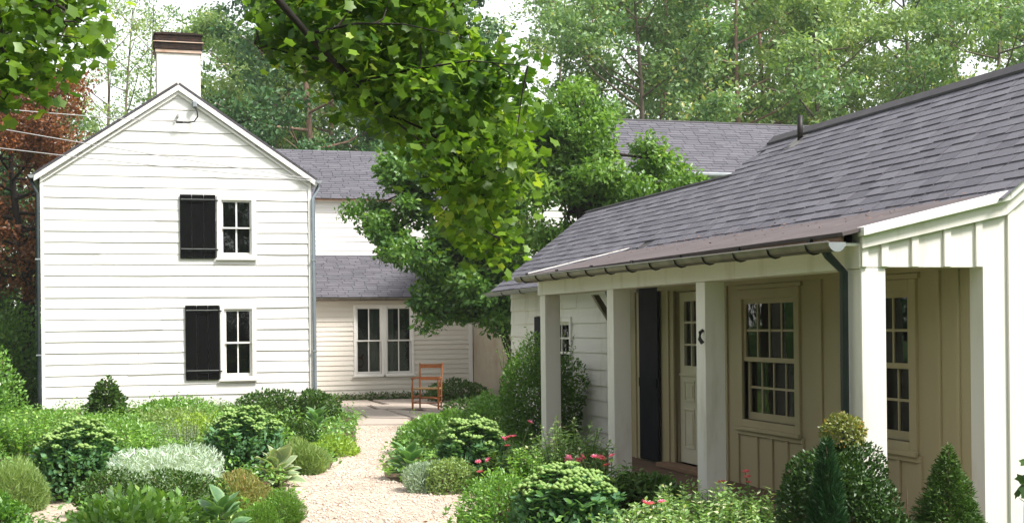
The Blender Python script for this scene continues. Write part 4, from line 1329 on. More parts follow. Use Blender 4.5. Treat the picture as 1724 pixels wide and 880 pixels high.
def hosta(x, y, w, h, label, mat, n=30):
    t = thing('hosta', (x, y, 0), label, 'plant', 'broad leaved hostas')
    rg = rgen()
    for i in range(n):
        a = 2.4 * i + rg.normal() * .2; q = (i + 1) / n
        L = w * .5 * rg.uniform(.55, .8)
        o = bpy.data.objects.new('leaf', hosta_leaf_mesh(mat, i % 3))
        r0 = w * .5 * q * .42
        o.location = (math.cos(a) * r0, math.sin(a) * r0, h * (.78 - .62 * q) * rg.uniform(.85, 1.1))
        o.rotation_euler = (rg.normal() * .25, -(.95 - .95 * q) + rg.normal() * .12, a)
        o.scale = (L, L * rg.uniform(.9, 1.25), L)
        link(o, t)
        MB().tube([(0, 0, 0), tuple(o.location)], [.006, .004], 4, cap=False).build('leaf_stalk', 'stem_green', t, off=np.zeros(3))
    return t


def tuft(name, x, y, w, h, label, mat, n=2600, L=.13, cat='plant', upw=1.0, wid=1.0, rnd=.35, sink=.6, group=None, amp=.35):
    """fine needle or grass dome: blades rooted inside, pointing outwards"""
    t = thing(name, (x, y, 0), label, cat, group)
    rg = rgen()
    p, d = dome_points(rg, n, w / 2, w / 2, h, zc=.25, amp=amp, k=14, sharp=9, depth=.4)
    dirn = d + np.array((0, 0, upw)) + rg.normal(size=p.shape) * rnd
    p = p - unit(dirn) * L * sink
    p[:, 2] = np.maximum(p[:, 2], .005)
    tm = (BLADE[0] * np.array((1, wid, 1)), BLADE[1])
    add_leaves(t, 'foliage', p, dirn, rg.normal(size=p.shape), L * rg.uniform(.6, 1.2, len(p)), tm, ntint(rg, p, d, .45, .45), mat)
    stems(t, rg, 6, w / 2, h * .7, rad=.005, mat='stem_green')
    return t


def cone(name, x, y, w, h, label, mat, L=.06, n=5200, tmpl=BLADE, cat='shrub', wid=2.2, power=.85, upw=.35, group=None, base=0.0):
    t = thing(name, (x, y, 0), label, cat, group)
    rg = rgen()
    g = 1 - np.sqrt(rg.random(n) * .995)
    a = rg.uniform(0, 6.283, n)
    lump = 1 + .09 * np.sin(a * 5 + g * 14) + .07 * np.sin(a * 3 - g * 23) + .06 * rg.normal(size=n)
    r = w / 2 * np.minimum((1 - g) ** power * 1.02, .35 + 3.5 * g + base) * lump * (1 - .75 * rg.random(n) ** 1.6)
    p = np.stack([np.cos(a) * r, np.sin(a) * r, g * h * .98 + .01], 1)
    d = np.stack([np.cos(a), np.sin(a), np.full(n, upw)], 1)
    tm = (tmpl[0] * np.array((1, wid if tmpl is BLADE else 1, 1)), tmpl[1])
    add_leaves(t, 'foliage', p, d + rg.normal(size=p.shape) * .45, d + rg.normal(size=p.shape) * .8 + (0, 0, .5), L * rg.uniform(.6, 1.2, n), tm, ntint(rg, p, unit(d), .42, .45), mat)
    MB().tube([(0, 0, -.03), (0, 0, h * .5), (0, 0, h * .93)], [.025, .016, .004], 6).build('trunk', 'twig_brown', t, off=np.zeros(3))
    return t


# --- left bed
cone('clipped_bush', -0.24, 26.06, .84, .86, 'small rounded cone bush against the gabled house wall', 'leaf_box', L=.075, n=3400, tmpl=OVAL, power=.62, base=.25)
shrub('low_bush', 0.97, 26.2, 1.45, .44, 'low leafy bush under the black shutter of the gabled house', 'leaf_fresh', L=.07, n=2600, sprigs=12)
shrub('dark_bush', 2.68, 24.7, 1.25, .60, 'wide dark green bush under the lower house window', 'leaf_box', L=.075, n=3000)
shrub('dark_bush', 3.37, 24.04, .84, .62, 'dark green bush at the foot of the blue downspout', 'leaf_box', L=.075, n=2300)
hosta(3.0, 21.3, .70, .42, 'big leaved green hosta at the patio corner', 'leaf_hosta', 28)
shrub('low_bush', -1.05, 23.07, .75, .42, 'small leafy bush by the left corner of the gabled house', 'leaf_fresh', L=.06, n=1800, sprigs=6)
shrub('edge_bush', -1.85, 21.3, .9, 1.42, 'tall light green bush cut by the left photo edge', 'leaf_fresh', L=.06, n=4200, amp=.4)
shrub('low_bush', 0.22, 19.7, 1.1, .44, 'low green bush behind the left sedum', 'leaf_fresh', L=.055, n=2600, sprigs=10)
upright('leafy_perennial', -1.19, 18.6, 1.0, .70, 'tall leafy perennial at the far left of the bed', 'leaf_fresh', n=60, L=.075)
upright('leafy_perennial', -0.57, 19.3, .85, .56, 'leafy perennial behind and left of the left sedum', 'leaf_tuft', n=46, L=.07)
upright('lavender', 0.85, 17.8, 1.15, .66, 'loose bluish lavender clump in the middle of the left bed', 'leaf_greysage', n=70, L=.055, tmpl=BLADE, nodes=14)
upright('leafy_perennial', 0.3, 16.9, 1.0, .50, 'bright leafy perennial between the two left sedums', 'leaf_fresh', n=60, L=.07)
shrub('low_bush', 1.13, 20.6, .95, .43, 'low yellow green bush behind the right sedum of the left bed', 'leaf_lime', L=.05, n=2200, sprigs=10)
sedum(-0.40, 14.22, .95, .80, 'sedum clump with pale green heads at the left, behind the gravel spur', 46, 60)
sedum(1.39, 15.7, 1.0, .81, 'sedum clump below the lower house window, behind the pale hosta', 46, 60)
tuft('silver_mound', 0.45, 13.6, 1.25, .58, 'wide feathery silver white mound in the left bed', 'leaf_silver', n=13000, L=.06, wid=1.3, upw=.5, rnd=.9)
shrub('box_mound', -0.08, 12.9, .66, .43, 'dark small leaved box mound left of the silver mound', 'leaf_box', L=.034, n=4200, depth=.4)
shrub('box_mound', 0.50, 12.2, .80, .49, 'dark clipped box mound in front of the silver mound', 'leaf_box', L=.034, n=5200, depth=.4)
shrub('leafy_clump', 0.09, 10.9, 1.05, .42, 'bright broad leafed clump at the bottom edge of the left bed', 'leaf_fresh', L=.085, n=1500, rnd=.6)
hosta(0.77, 10.8, .62, .40, 'glossy green hosta at the bottom edge beside the cushions', 'leaf_hosta', 26)
tuft('rusty_heather', 1.06, 12.45, .60, .40, 'mound with rusty brown tips beside the path', 'leaf_rusty', n=6500, L=.04, wid=1.6, rnd=.8)
tuft('cushion_plant', 1.07, 11.15, .44, .29, 'fine bright green cushion nearest the bottom edge', 'leaf_cushion', n=6500, L=.035, wid=1.1, rnd=.6, upw=.5)
tuft('cushion_plant', 1.36, 11.77, .40, .29, 'fine bright green cushion bulging onto the gravel path', 'leaf_cushion', n=6500, L=.035, wid=1.1, rnd=.6, upw=.5)
hosta(1.62, 14.6, .66, .36, 'pale grey green hosta with cream edges beside the path', 'leaf_hosta_cream', 30)
tuft('grassy_tuft', 2.06, 15.8, .62, .40, 'soft grassy green tuft beside the path', 'leaf_tuft', n=7000, L=.085, wid=.8, rnd=.5)
shrub('lime_groundcover', 2.72, 17.9, .78, .20, 'flat yellow green ground cover at the path bend', 'leaf_lime', L=.05, n=1900, cat='plant', amp=.2)
tuft('grassy_tuft', 2.95, 19.2, .55, .17, 'low lime grass patch next to the big leaved hosta', 'leaf_lime', n=1300, L=.09)
shrub('dark_bush', 2.42, 19.2, .6, .42, 'small round dark bush left of the lime ground cover', 'leaf_box', L=.055, n=1900)
tuft('feathery_grass', -0.98, 13.55, .80, .48, 'feathery pale green tuft left of the left sedum', 'leaf_tuft', n=8000, L=.085, wid=.7, rnd=.6)
shrub('leafy_clump', -0.97, 12.0, .42, .33, 'small leafy clump in the bottom left corner', 'leaf_fresh', L=.06, n=1300)
shrub('low_bush', 1.9, 22.6, 1.0, .40, 'low green bush in front of the wide dark bush', 'leaf_fresh', L=.06, n=2200)
upright('leafy_perennial', 1.9, 18.2, .8, .50, 'leafy perennial behind the grassy path tuft', 'leaf_fresh', n=44, L=.07)
shrub('low_bush', -0.35, 22.6, 1.1, .36, 'low bush in front of the rounded cone bush', 'leaf_fresh', L=.06, n=2200, sprigs=10)
shrub('low_bush', 0.95, 23.6, 1.3, .36, 'low bush in front of the lower black shutter', 'leaf_tuft', L=.06, n=2200, sprigs=10)
BED_L = [(-1.9, 10.6), (.6, 10.4)] + PATH_L[::-1][1:] + [(4.22, 24.0), (4.3, 29.4), (-1.9, 29.4)]
BED_R = [(2.3, 8.5), (5.1, 8.5), (5.1, 16.0), (6.05, 17.0), (6.1, 22.6)] + PATH_R[:-1]
for nm_, poly_, lab_ in (('bed_ground_cover', BED_L, 'low creeping greenery filling the bed left of the path'), ('bed_ground_cover', BED_R, 'low creeping greenery filling the bed right of the path')):
    rg = rgen()
    n = 90000
    px = rg.uniform(-1.9, 6.1, n); py = 8.4 + 21 * rg.random(n) ** 1.15
    k = in_poly(px, py, poly_)
    if poly_ is BED_L:
        k &= ~((px < -.25) & (py > 12.2) & (py < 14.1))
    px, py = px[k], py[k]; n = len(px)
    px = px + rg.normal(size=n) * .05; py = py + rg.normal(size=n) * .06
    hgt = np.maximum(.03, .13 + .11 * np.sin(px * 5.1 + py * 1.3) + .09 * np.sin(py * 4.3 - px * 2) + .05 * np.sin(px * 13 + py * 9))
    p = np.stack([px, py, hgt * rg.random(n) ** .7], 1)
    me = leaf_mesh(nm_, p, rg.normal(size=(n, 3)) * (1, 1, .5) + (0, 0, .4), rg.normal(size=(n, 3)) * .5 + (0, 0, 1), rg.uniform(.03, .075, n), LEAF, np.clip(.4 + .3 * np.sin(px * 2.3) * np.sin(py * 1.7) + .22 * rg.normal(size=n), 0, 1), 'leaf_fresh')
    o = link(bpy.data.objects.new(nm_, me)); o['kind'] = 'stuff'; o['label'] = lab_
# --- island bed right of the path
shrub('dark_bush', 3.98, 17.7, .86, .50, 'round leafy bush at the far left of the island bed', 'leaf_fresh', L=.06, n=2900)
hosta(3.12, 14.75, .60, .38, 'green hosta at the left tip of the island bed', 'leaf_hosta', 28)
tuft('silver_mound', 3.06, 13.62, .50, .34, 'small silvery sage mound at the edge of the island bed', 'leaf_greysage', n=5200, L=.045, wid=1.4, rnd=.9)
shrub('box_mound', 3.26, 13.4, .50, .37, 'small grey green mound beside the silvery sage', 'leaf_tuft', L=.035, n=2600)
sedum(3.62, 13.85, .84, .73, 'sedum clump with flat green heads in the island bed', 46, 60)
upright('peony', 3.74, 13.15, .60, .46, 'pink flowered peony at the right of the island sedum', 'leaf_box', n=34, L=.085, nodes=8, group='pink peonies',
        flowers=[(3.83, 13.15, .57), (3.78, 13.17, .555), (3.87, 13.14, .575), (3.81, 13.16, .48), (3.47, 13.05, .34), (3.57, 13.02, .36), (3.46, 12.95, .25), (4.12, 13.38, .70)])
shrub('fresh_bush', 5.3, 19.3, .70, .70, 'small bright green bush left of the big porch bush', 'leaf_fresh', L=.055, n=2600)
shrub('low_bush', 4.85, 19.7, .75, .48, 'low bush on the patio side of the island bed', 'leaf_fresh', L=.06, n=2200)
shrub('dark_bush', 6.6, 24.2, 1.5, .45, 'dark low bush under the spreading courtyard tree', 'leaf_box', L=.07, n=2400)
shrub('dark_bush', 7.4, 29.6, 1.4, .5, 'dark low bush behind the armchair at the wing wall', 'leaf_box', L=.08, n=2000)
bigb = shrub('porch_bush', 5.58, 17.6, 1.22, 1.52, 'big bush as tall as the window growing behind the end porch post', 'leaf_magnolia', L=.055, n=10500, amp=.36, k=16, sharp=9, sprigs=36, zc=.4, depth=.6)
# --- right bed
upright('mint_clump', 4.17, 12.3, .92, .82, 'tall bright leafy clump in front of the second porch post', 'leaf_varieg', n=90, L=.062, nodes=13)
upright('mint_clump', 3.66, 12.0, .60, .56, 'bright leafy clump at the left end of the right bed', 'leaf_fresh', n=50, L=.06)
sedum(3.36, 9.95, .92, .60, 'large sedum clump in the near right bed', 54, 72)
upright('peony', 4.0, 10.75, .78, .55, 'peony with a cluster of pink blooms before the second post', 'leaf_box', n=50, L=.09, nodes=9, group='pink peonies',
        flowers=[(3.97, 11.3, .53), (3.945, 11.3, .50), (3.92, 10.84, .57), (3.97, 10.82, .56), (4.03, 10.7, .59), (3.70, 10.9, .56), (3.99, 10.71, .51)])
shrub('leafy_clump', 2.98, 10.45, .72, .52, 'small leaved mound at the right edge of the gravel', 'leaf_fresh', L=.036, n=3800)
upright('variegated_clump', 4.30, 9.4, 1.25, .50, 'wide clump with white flecked leaves before the third post', 'leaf_varieg', n=120, L=.06, nodes=11, spread=.8)
upright('variegated_clump', 3.66, 9.05, .9, .40, 'white flecked leafy clump at the bottom edge beside the near sedum', 'leaf_varieg', n=80, L=.06, nodes=9, spread=.8)
upright('peony', 3.80, 9.38, .50, .33, 'low peony with two pink blooms near the bottom edge', 'leaf_box', n=26, L=.08, nodes=7, group='pink peonies',
        flowers=[(3.76, 9.3, .37), (3.80, 9.29, .365), (3.88, 9.26, .38)])
shrub('leafy_clump', 4.40, 10.9, .80, .42, 'dark leafy clump in front of the cottage door', 'leaf_box', L=.07, n=1900)
upright('peony', 4.78, 9.55, .55, .44, 'sparse peony with pink blooms below the porch window', 'leaf_fresh', n=22, L=.10, nodes=7, tmpl=BLADE, group='pink peonies',
        flowers=[(4.67, 9.47, .55), (4.68, 9.46, .51), (4.69, 9.46, .47), (4.9, 9.19, .55), (4.54, 9.61, .46)])
bx = shrub('box_bush', 4.60, 7.98, .74, .95, 'dark box bush with a reddish knob on top', 'leaf_boxdark', L=.032, n=17000, depth=.6, zc=.5)
rg = rgen()
p, d = dome_points(rg, 1700, .14, .14, .21, zc=.45, amp=.2, depth=.4)
p = p + (-.06, .03, .88)
add_leaves(bx, 'top_knob', p, d + rg.normal(size=p.shape) * .7, d + (0, 0, .6) + rg.normal(size=p.shape) * .6, .028 * rg.uniform(.7, 1.2, len(p)), LEAF, ntint(rg, p, d, .5, .5), 'leaf_boxtip')
cone('slender_conifer', 4.21, 7.41, .30, 1.01, 'slender upright conifer in front of the box bush', 'leaf_cypress', L=.045, n=17000, wid=1.3, power=.62, upw=1.4, base=.3)
cone('dwarf_spruce', 5.11, 7.46, .68, .93, 'dwarf cone shaped spruce in front of the gable opening', 'leaf_conifer', L=.030, n=22000, wid=2.4, power=.85, upw=.5, base=.3)
shrub('box_bush', 4.70, 7.60, .40, .58, 'small box bush between the slender conifer and the corner post', 'leaf_boxdark', L=.032, n=5000, depth=.6, zc=.4)
tw = thing('dry_twigs', (5.0, 7.85, 0), 'dry brown twigs beside the dwarf spruce', 'plant')
rg = rgen()
for i in range(12):
    e = np.array((rg.normal() * .07, rg.normal() * .05, rg.uniform(.40, .60)))
    MB().tube([(e[0] * .2, e[1] * .2, -.02), (e[0] * .8, e[1] * .6, e[2] * .6), e], [.004, .003, .0015], 5).build('twig', 'twig_brown', tw, off=np.zeros(3))
iv = thing('climbing_vine', (6.08, 7.95, 0), 'dark lobed vine leaves at the right photo edge', 'plant')
rg = rgen()
MB().tube([(0.05, .1, -.02), (.02, .05, .4), (.0, 0, .65), (-.01, -.01, .78)], [.008, .007, .005, .003], 5).build('vine_stem', 'twig_brown', iv, off=np.zeros(3))
for i in range(12):
    z = .42 + .028 * i
    me_ = leaf_mesh('leaf', np.zeros((1, 3)), np.array([[-1, -.4, -.3]]), np.array([[-.3, -1, .5]]), [.085], MAPLE, [rg.uniform(0, .5)], 'leaf_box')
    o = bpy.data.objects.new('leaf', me_); o.location = (rg.normal() * .03, rg.normal() * .03 - .02, z); o.rotation_euler = (rg.normal() * .3, rg.normal() * .3, rg.uniform(-1.2, 1.6))
    link(o, iv)

# ================================================================== TREES
def limb_tree(rg, H, tr, crown0, spread, nl, nsub, clump_r, per, L, trunk_bend=.4, rise=.5, fill=0.0):
    """returns trunk builder and leaf arrays for one tree standing at the origin"""
    mb = MB()
    b = rg.normal(size=2) * trunk_bend
    tp = lambda g: np.array((b[0] * g * g + .15 * math.sin(g * 7 + b[1]), b[1] * g * g + .15 * math.cos(g * 6), H * g))
    mb.tube([tp(g) for g in np.linspace(0, .96, 9)], [tr * (1 - .85 * g) for g in np.linspace(0, 1, 9)], 8)
    cl = []
    for i in range(nl):
        g = crown0 + (0.97 - crown0) * (i + rg.random() * .8) / nl
        s = tp(g)
        a = 2.4 * i + rg.normal() * .4
        prof = math.sin(math.pi * min(1, .18 + .82 * (g - crown0) / (1 - crown0))) ** .7
        ln = spread * (prof * .85 + .15) * rg.uniform(.65, 1.15)
        dv = np.array((math.cos(a), math.sin(a), rise * rg.uniform(.3, 1.4)))
        e = s + dv * ln
        m = s + dv * ln * .5 + (0, 0, -.08 * ln)
        r0 = tr * (1 - .8 * g) * .55
        mb.tube([s, m, e], [r0, r0 * .6, r0 * .15], 6, cap=False)
        for j in range(nsub):
            q = rg.uniform(.35, 1.0)
            o = s + (m - s) * 2 * q if q < .5 else m + (e - m) * (q - .5) * 2
            e2 = o + unit(dv + rg.normal(size=3) * .8) * ln * rg.uniform(.2, .45)
            mb.tube([o, (o + e2) / 2 + (0, 0, .05), e2], [r0 * .35, r0 * .22, r0 * .08], 4, cap=False)
            cl.append(e2)
        cl.append(e)
    cl = np.array(cl)
    n = len(cl) * per
    ci = np.repeat(np.arange(len(cl)), per)
    off = unit(rg.normal(size=(n, 3))) * (rg.random((n, 1)) ** .45 * 1.7) * (1, 1, .6)
    rr = clump_r * rg.uniform(.55, 1.25, len(cl))
    p = cl[ci] + off * rr[ci][:, None] * .62
    d = unit(off + (0, 0, -.15))
    tint = .42 + .16 * rg.normal(size=len(cl))[ci] + .20 * rg.normal(size=n)
    dirn = rg.normal(size=(n, 3)) + (0, 0, -.2)
    nr = d + (0, 0, .55) + rg.normal(size=(n, 3)) * .38
    return mb, p, dirn, nr, L * rg.uniform(.6, 1.25, n), np.clip(tint, 0, 1)


VAR = {}


def tree_variant(key):
    if key in VAR: return VAR[key]
    rg = np.random.default_rng(hash(key[1]) % 1 + 500 + key[1])
    kind = key[0]
    if kind == 'tall':
        mb, p, d, nr, s, t = limb_tree(rg, 20, .20, .20, 3.7, 26, 5, .85, 95, .24)
        bark = 'bark_pine'
    elif kind == 'broad':
        mb, p, d, nr, s, t = limb_tree(rg, 17, .26, .14, 4.6, 26, 6, .95, 100, .24, rise=.7)
        bark = 'bark'
    elif kind == 'thin':
        mb, p, d, nr, s, t = limb_tree(rg, 15, .12, .22, 2.3, 22, 4, .62, 34, .13, rise=.9)
        bark = 'bark'
    else:
        mb, p, d, nr, s, t = limb_tree(rg, 9, .16, .06, 2.5, 30, 5, .85, 80, .20, rise=.3)
        bark = 'bark_dark'
    tmp = bpy.data.objects.new
    me_t = bpy.data.meshes.new('trunk'); me_t.from_pydata(mb.v, [], mb.f); me_t.materials.append(MATS[bark]); me_t.shade_smooth()
    lm = {}
    VAR[key] = (me_t, (p, d, nr, s, t), lm)
    return VAR[key]


def wood_tree(name, x, y, kind, v, mat, label, sc=1.0, group='tall trees of the wood behind the houses'):
    me_t, (p, d, nr, s, t), lm = tree_variant((kind, v))
    if mat not in lm:
        lm[mat] = leaf_mesh('crown', p, d, nr, s, LEAF, t, mat)
    r = thing(name, (x, y, 0), label, 'tree', group, rotz=random.Random(int(x * 100 + y)).uniform(0, 6.28))
    r.scale = (sc, sc, sc)
    link(bpy.data.objects.new('trunk', me_t), r)
    link(bpy.data.objects.new('crown', lm[mat]), r)
    return r


WOOD = [
    ('tall_tree', -5.8, 55.9, 'broad', 1, 'leaf_wood', 'broad green tree at the far left edge behind the red maple', 1.0),
    ('tall_tree', -5.2, 63.4, 'tall', 1, 'leaf_wood_pale', 'pale tall tree rising above the red leaved maple', 1.0),
    ('slender_tree', -0.6, 50.2, 'thin', 1, 'leaf_wood_pale', 'slender pale tree left of the chimney, nearest the roof slope', .95),
    ('slender_tree', 0.5, 55.0, 'thin', 2, 'leaf_wood_pale', 'slender sparse tree just left of the chimney against the sky', 1.0),
    ('slender_tree', 1.3, 66.0, 'thin', 1, 'leaf_wood', 'thin distant tree whose top shows over the chimney', 1.2),
    ('tall_tree', 5.0, 57.4, 'broad', 2, 'leaf_wood_pale', 'pale green tree directly right of the chimney', .85),
    ('tall_tree', 5.6, 51.5, 'broad', 1, 'leaf_wood_pale', 'yellow green tree above the right slope of the gable', .72),
    ('tall_tree', 7.1, 62.5, 'tall', 2, 'leaf_wood', 'tall tree above the gap between gable and overhanging bough', 1.0),
    ('tall_tree', 6.6, 47.0, 'tall', 1, 'leaf_wood_dark', 'reddish trunked tree above the left end of the wing roof', .9),
    ('tall_tree', 8.4, 54.8, 'tall', 2, 'leaf_wood_dark', 'dark tree above the middle of the wing roof', .95),
    ('tall_tree', 11.2, 59.2, 'broad', 1, 'leaf_wood', 'green tree hidden mostly by the overhanging bough', 1.0),
    ('tall_tree', 10.6, 49.0, 'tall', 1, 'leaf_wood_dark', 'dark tree behind the lower end of the overhanging bough', .85),
    ('tall_tree', 12.9, 56.2, 'broad', 2, 'leaf_wood', 'green tree just right of the overhanging bough', 1.05),
    ('tall_tree', 18.3, 54.0, 'thin', 2, 'leaf_wood_pale', 'open branched tree standing against the bright sky gap', 1.15),
    ('tall_tree', 17.9, 44.5, 'broad', 2, 'leaf_wood', 'forked tree above the left end of the rear house roof', .82),
    ('tall_tree', 22.0, 60.5, 'tall', 2, 'leaf_wood', 'tall far tree right of the bright sky gap', 1.0),
    ('tall_tree', 19.6, 46.6, 'tall', 1, 'leaf_wood', 'straight trunked tree above the middle of the rear house roof', .9),
    ('tall_tree', 24.5, 53.3, 'broad', 1, 'leaf_wood', 'leafy tree above the right half of the rear house roof', 1.0),
    ('tall_tree', 21.6, 44.0, 'tall', 2, 'leaf_wood', 'reddish trunked tree left of the cottage vent pipe', .85),
    ('tall_tree', 25.4, 49.5, 'tall', 1, 'leaf_wood_pale', 'tree with visible trunk directly above the vent pipe', .95),
    ('tall_tree', 30.0, 57.9, 'broad', 2, 'leaf_wood', 'broad far tree above the cottage ridge, right of the vent pipe', 1.05),
    ('tall_tree', 25.2, 44.2, 'broad', 1, 'leaf_wood_pale', 'yellow tinged tree above the middle of the cottage ridge', .85),
    ('tall_tree', 32.0, 53.1, 'tall', 2, 'leaf_wood_pale', 'tall pale tree above the right half of the cottage ridge', 1.0),
    ('tall_tree', 29.5, 45.5, 'broad', 2, 'leaf_wood_pale', 'wide spreading tree above the right part of the cottage ridge', .9),
    ('tall_tree', 35.2, 50.2, 'tall', 1, 'leaf_wood', 'tall tree near the upper right corner', 1.0),
    ('tall_tree', 30.6, 41.0, 'broad', 1, 'leaf_wood', 'near green tree at the right edge above the ridge', .82),
    ('tall_tree', 36.6, 45.5, 'broad', 2, 'leaf_wood_pale', 'rightmost tree, cut by the right photo edge', .95),
]
for (nm, x, y, kd, v, mt, lb, sc) in WOOD:
    wood_tree(nm, x, y, kd, v, mt, lb, sc)
UNDER = [
    (3.9, 45.5, 'dark understorey tree peeping over the right slope of the gable', 1.0, 'leaf_wood_dark'),
    (6.0, 42.5, 'dark bushy tree behind the left end of the wing ridge', .80, 'leaf_wood_dark'),
    (8.4, 43.5, 'dark bushy tree behind the middle of the wing ridge', .85, 'leaf_wood_dark'),
    (10.6, 41.5, 'dark bushy tree behind the hidden end of the wing', .9, 'leaf_wood_dark'),
    (-2.6, 42.0, 'dark evergreen under the red leaved maple', .95, 'leaf_wood_dark'),
    (-4.6, 40.0, 'dark evergreen at the far left below the red maple', .9, 'leaf_wood_dark'),
    (14.6, 39.0, 'bushy tree peeping over the left end of the rear ridge', .85, 'leaf_wood'),
    (18.5, 38.5, 'bushy tree peeping over the right end of the rear ridge', .8, 'leaf_wood'),
]
for i, (x, y, lb, sc, mt) in enumerate(UNDER):
    wood_tree('bushy_tree', x, y, 'bushy', 1 + i % 2, mt, lb, sc, 'bushy trees behind the houses')

# far wood closing the horizon
rg = np.random.default_rng(77)
n = 16000
ang = rg.uniform(R(-16), R(48), n)
dist = rg.uniform(72, 96, n)
hh = rg.random(n) ** 1.3 * (6 + 2.0 * np.sin(ang * 40) + 2.5 * np.sin(ang * 97 + 1))
p = np.stack([np.sin(ang) * dist, np.cos(ang) * dist, hh], 1)
me = leaf_mesh('far_wood', p, rg.normal(size=(n, 3)), rg.normal(size=(n, 3)) + (0, 0, 1), rg.uniform(.45, 1.0, n), LEAF, np.clip(.4 + .25 * np.sin(ang * 60) + .2 * rg.normal(size=n), 0, 1), 'leaf_wood')
o = link(bpy.data.objects.new('far_wood', me)); o['kind'] = 'stuff'; o['label'] = 'far-off green wood closing the view behind the houses'

# the wood goes on round the garden, behind the viewpoint and at both sides (seen in the window panes)
rg = np.random.default_rng(78)
n = 42000
ang = rg.uniform(R(62), R(340), n)
dist = rg.uniform(21, 29, n) + 5 * np.sin(ang * 5) ** 2
hh = rg.random(n) * (10.5 + 2.0 * np.sin(ang * 23) + 1.5 * np.sin(ang * 57 + 1))
cx_, cy_ = 3.0, 10.0
p = np.stack([cx_ + np.sin(ang) * dist, cy_ + np.cos(ang) * dist, hh], 1)
me = leaf_mesh('surrounding_wood', p, rg.normal(size=(n, 3)), rg.normal(size=(n, 3)) + (0, 0, .6), rg.uniform(.5, 1.0, n), LEAF, np.clip(.35 + .25 * np.sin(ang * 60) + .2 * rg.normal(size=n), 0, 1), 'leaf_wood_dark')
o = link(bpy.data.objects.new('surrounding_wood', me)); o['kind'] = 'stuff'; o['label'] = 'dark wood surrounding the garden on the sides outside the picture'

# red leaved maple at the left behind the gabled house
rg = np.random.default_rng(61)
mb, p, d, nr, s, t = limb_tree(rg, 8.0, .18, .34, 2.8, 34, 8, .62, 130, .115, rise=.35)
rm = thing('red_maple', (-2.3, 36.2, 0), 'bronze red leaved maple behind the left eave of the gabled house', 'tree')
mb.build('trunk', 'bark_dark', rm, off=np.zeros(3), smooth=True)
add_leaves(rm, 'crown', p, d, nr, s, LEAF, t, 'leaf_red')
for (x, y, w_, h_, lb) in ((-2.55, 32.6, 1.9, 2.5, 'large green bush at the left corner of the gabled house'), (-3.6, 31.0, 1.9, 2.2, 'green bush at the left edge beside the large corner bush'),
                           (-3.2, 35.5, 3.0, 2.6, 'dark bush in the shade under the red maple')):
    shrub('corner_bush', x, y, w_, h_, lb, 'leaf_wood_dark' if y > 35 else 'leaf_magnolia', L=.11, n=3600, amp=.4, k=14)

# spreading courtyard trees in front of the wing
def lobed_tree(name, base, label, trunk_pts, lobes, L, dens, mat, seed):
    """lobes: (centre, radii) leaf masses, each carried by its own limb"""
    rg = np.random.default_rng(seed)
    t = thing(name, base, label, 'tree')
    b = np.array(base)
    mb = MB()
    tp = [np.array(q) - b for q in trunk_pts]
    mb.tube(tp, np.linspace(.10, .05, len(tp)), 8)
    P, D, T = [], [], []
    for (c, r) in lobes:
        c = np.array(c) - b; r = np.array(r)
        s = min(tp[1:], key=lambda q: np.linalg.norm(q - c))
        m = (s + c) / 2 + rg.normal(size=3) * .12
        mb.tube([s, m, c], [.045, .03, .012], 6, cap=False)
        nc = int(dens * 24 * (r[0] * r[1] * r[2]) ** (2 / 3)) + 5
        dd_ = sphere_dirs(rg, nc)
        cc = c + dd_ * r * np.where(rg.random((nc, 1)) < .22, rg.uniform(1.0, 1.42, (nc, 1)), rg.uniform(.4, 1.0, (nc, 1)))
        for q in cc:
            mb.tube([c + (q - c) * .1, (c + q) / 2 + (0, 0, -.03), q], [.014, .009, .003], 4, cap=False)
        per = 190
        ci = np.repeat(np.arange(nc), per)
        off = unit(rg.normal(size=(nc * per, 3))) * (rg.random((nc * per, 1)) ** .45) * (1, 1, .65)
        pp = cc[ci] + off * rg.uniform(.22, .44, nc)[ci][:, None]
        P.append(pp); D.append(unit(off) + unit(pp - c) * .35)
        T.append(np.clip(.36 + .13 * rg.normal(size=nc)[ci] + .19 * rg.normal(size=len(pp)) + .16 * unit(pp - c)[:, 2], 0, 1))
    P, D, T = np.concatenate(P), np.concatenate(D), np.concatenate(T)
    mb.build('trunk', 'bark_dark', t, off=np.zeros(3), smooth=True)
    n = len(P)
    add_leaves(t, 'crown', P, rg.normal(size=(n, 3)) + D * .5, D * .8 + rg.normal(size=(n, 3)) * .6 + (0, 0, .5), L * rg.uniform(.6, 1.25, n), LEAF, T, mat)
    return t


lobed_tree('courtyard_tree', (7.55, 25.2, 0), 'dense glossy green tree in front of the rear wing',
           [(7.55, 25.2, -.1), (7.45, 25.2, 1.0), (7.1, 25.25, 2.0), (6.5, 25.3, 3.1), (6.2, 25.3, 4.2), (6.15, 25.2, 4.8)],
           [((5.4, 25.6, 4.35), (.85, .9, .75)), ((5.15, 25.4, 3.6), (.7, .8, .65)), ((5.9, 25.3, 4.9), (.8, .9, .7)), ((6.6, 25.4, 4.6), (.8, .9, .8)),
            ((5.7, 25.0, 3.1), (.75, .8, .55)), ((6.5, 24.9, 3.5), (.8, .9, .8)), ((6.2, 24.7, 2.55), (.75, .8, .45)), ((7.0, 25.1, 2.9), (.65, .8, .6)),
            ((5.6, 24.6, 2.05), (.45, .5, .20)), ((6.7, 24.8, 2.0), (.6, .6, .35)), ((7.5, 25.3, 2.1), (.5, .5, .45)), ((7.3, 25.5, 3.9), (.7, .8, .8))],
           .125, 1.0, 'leaf_magnolia', 91)
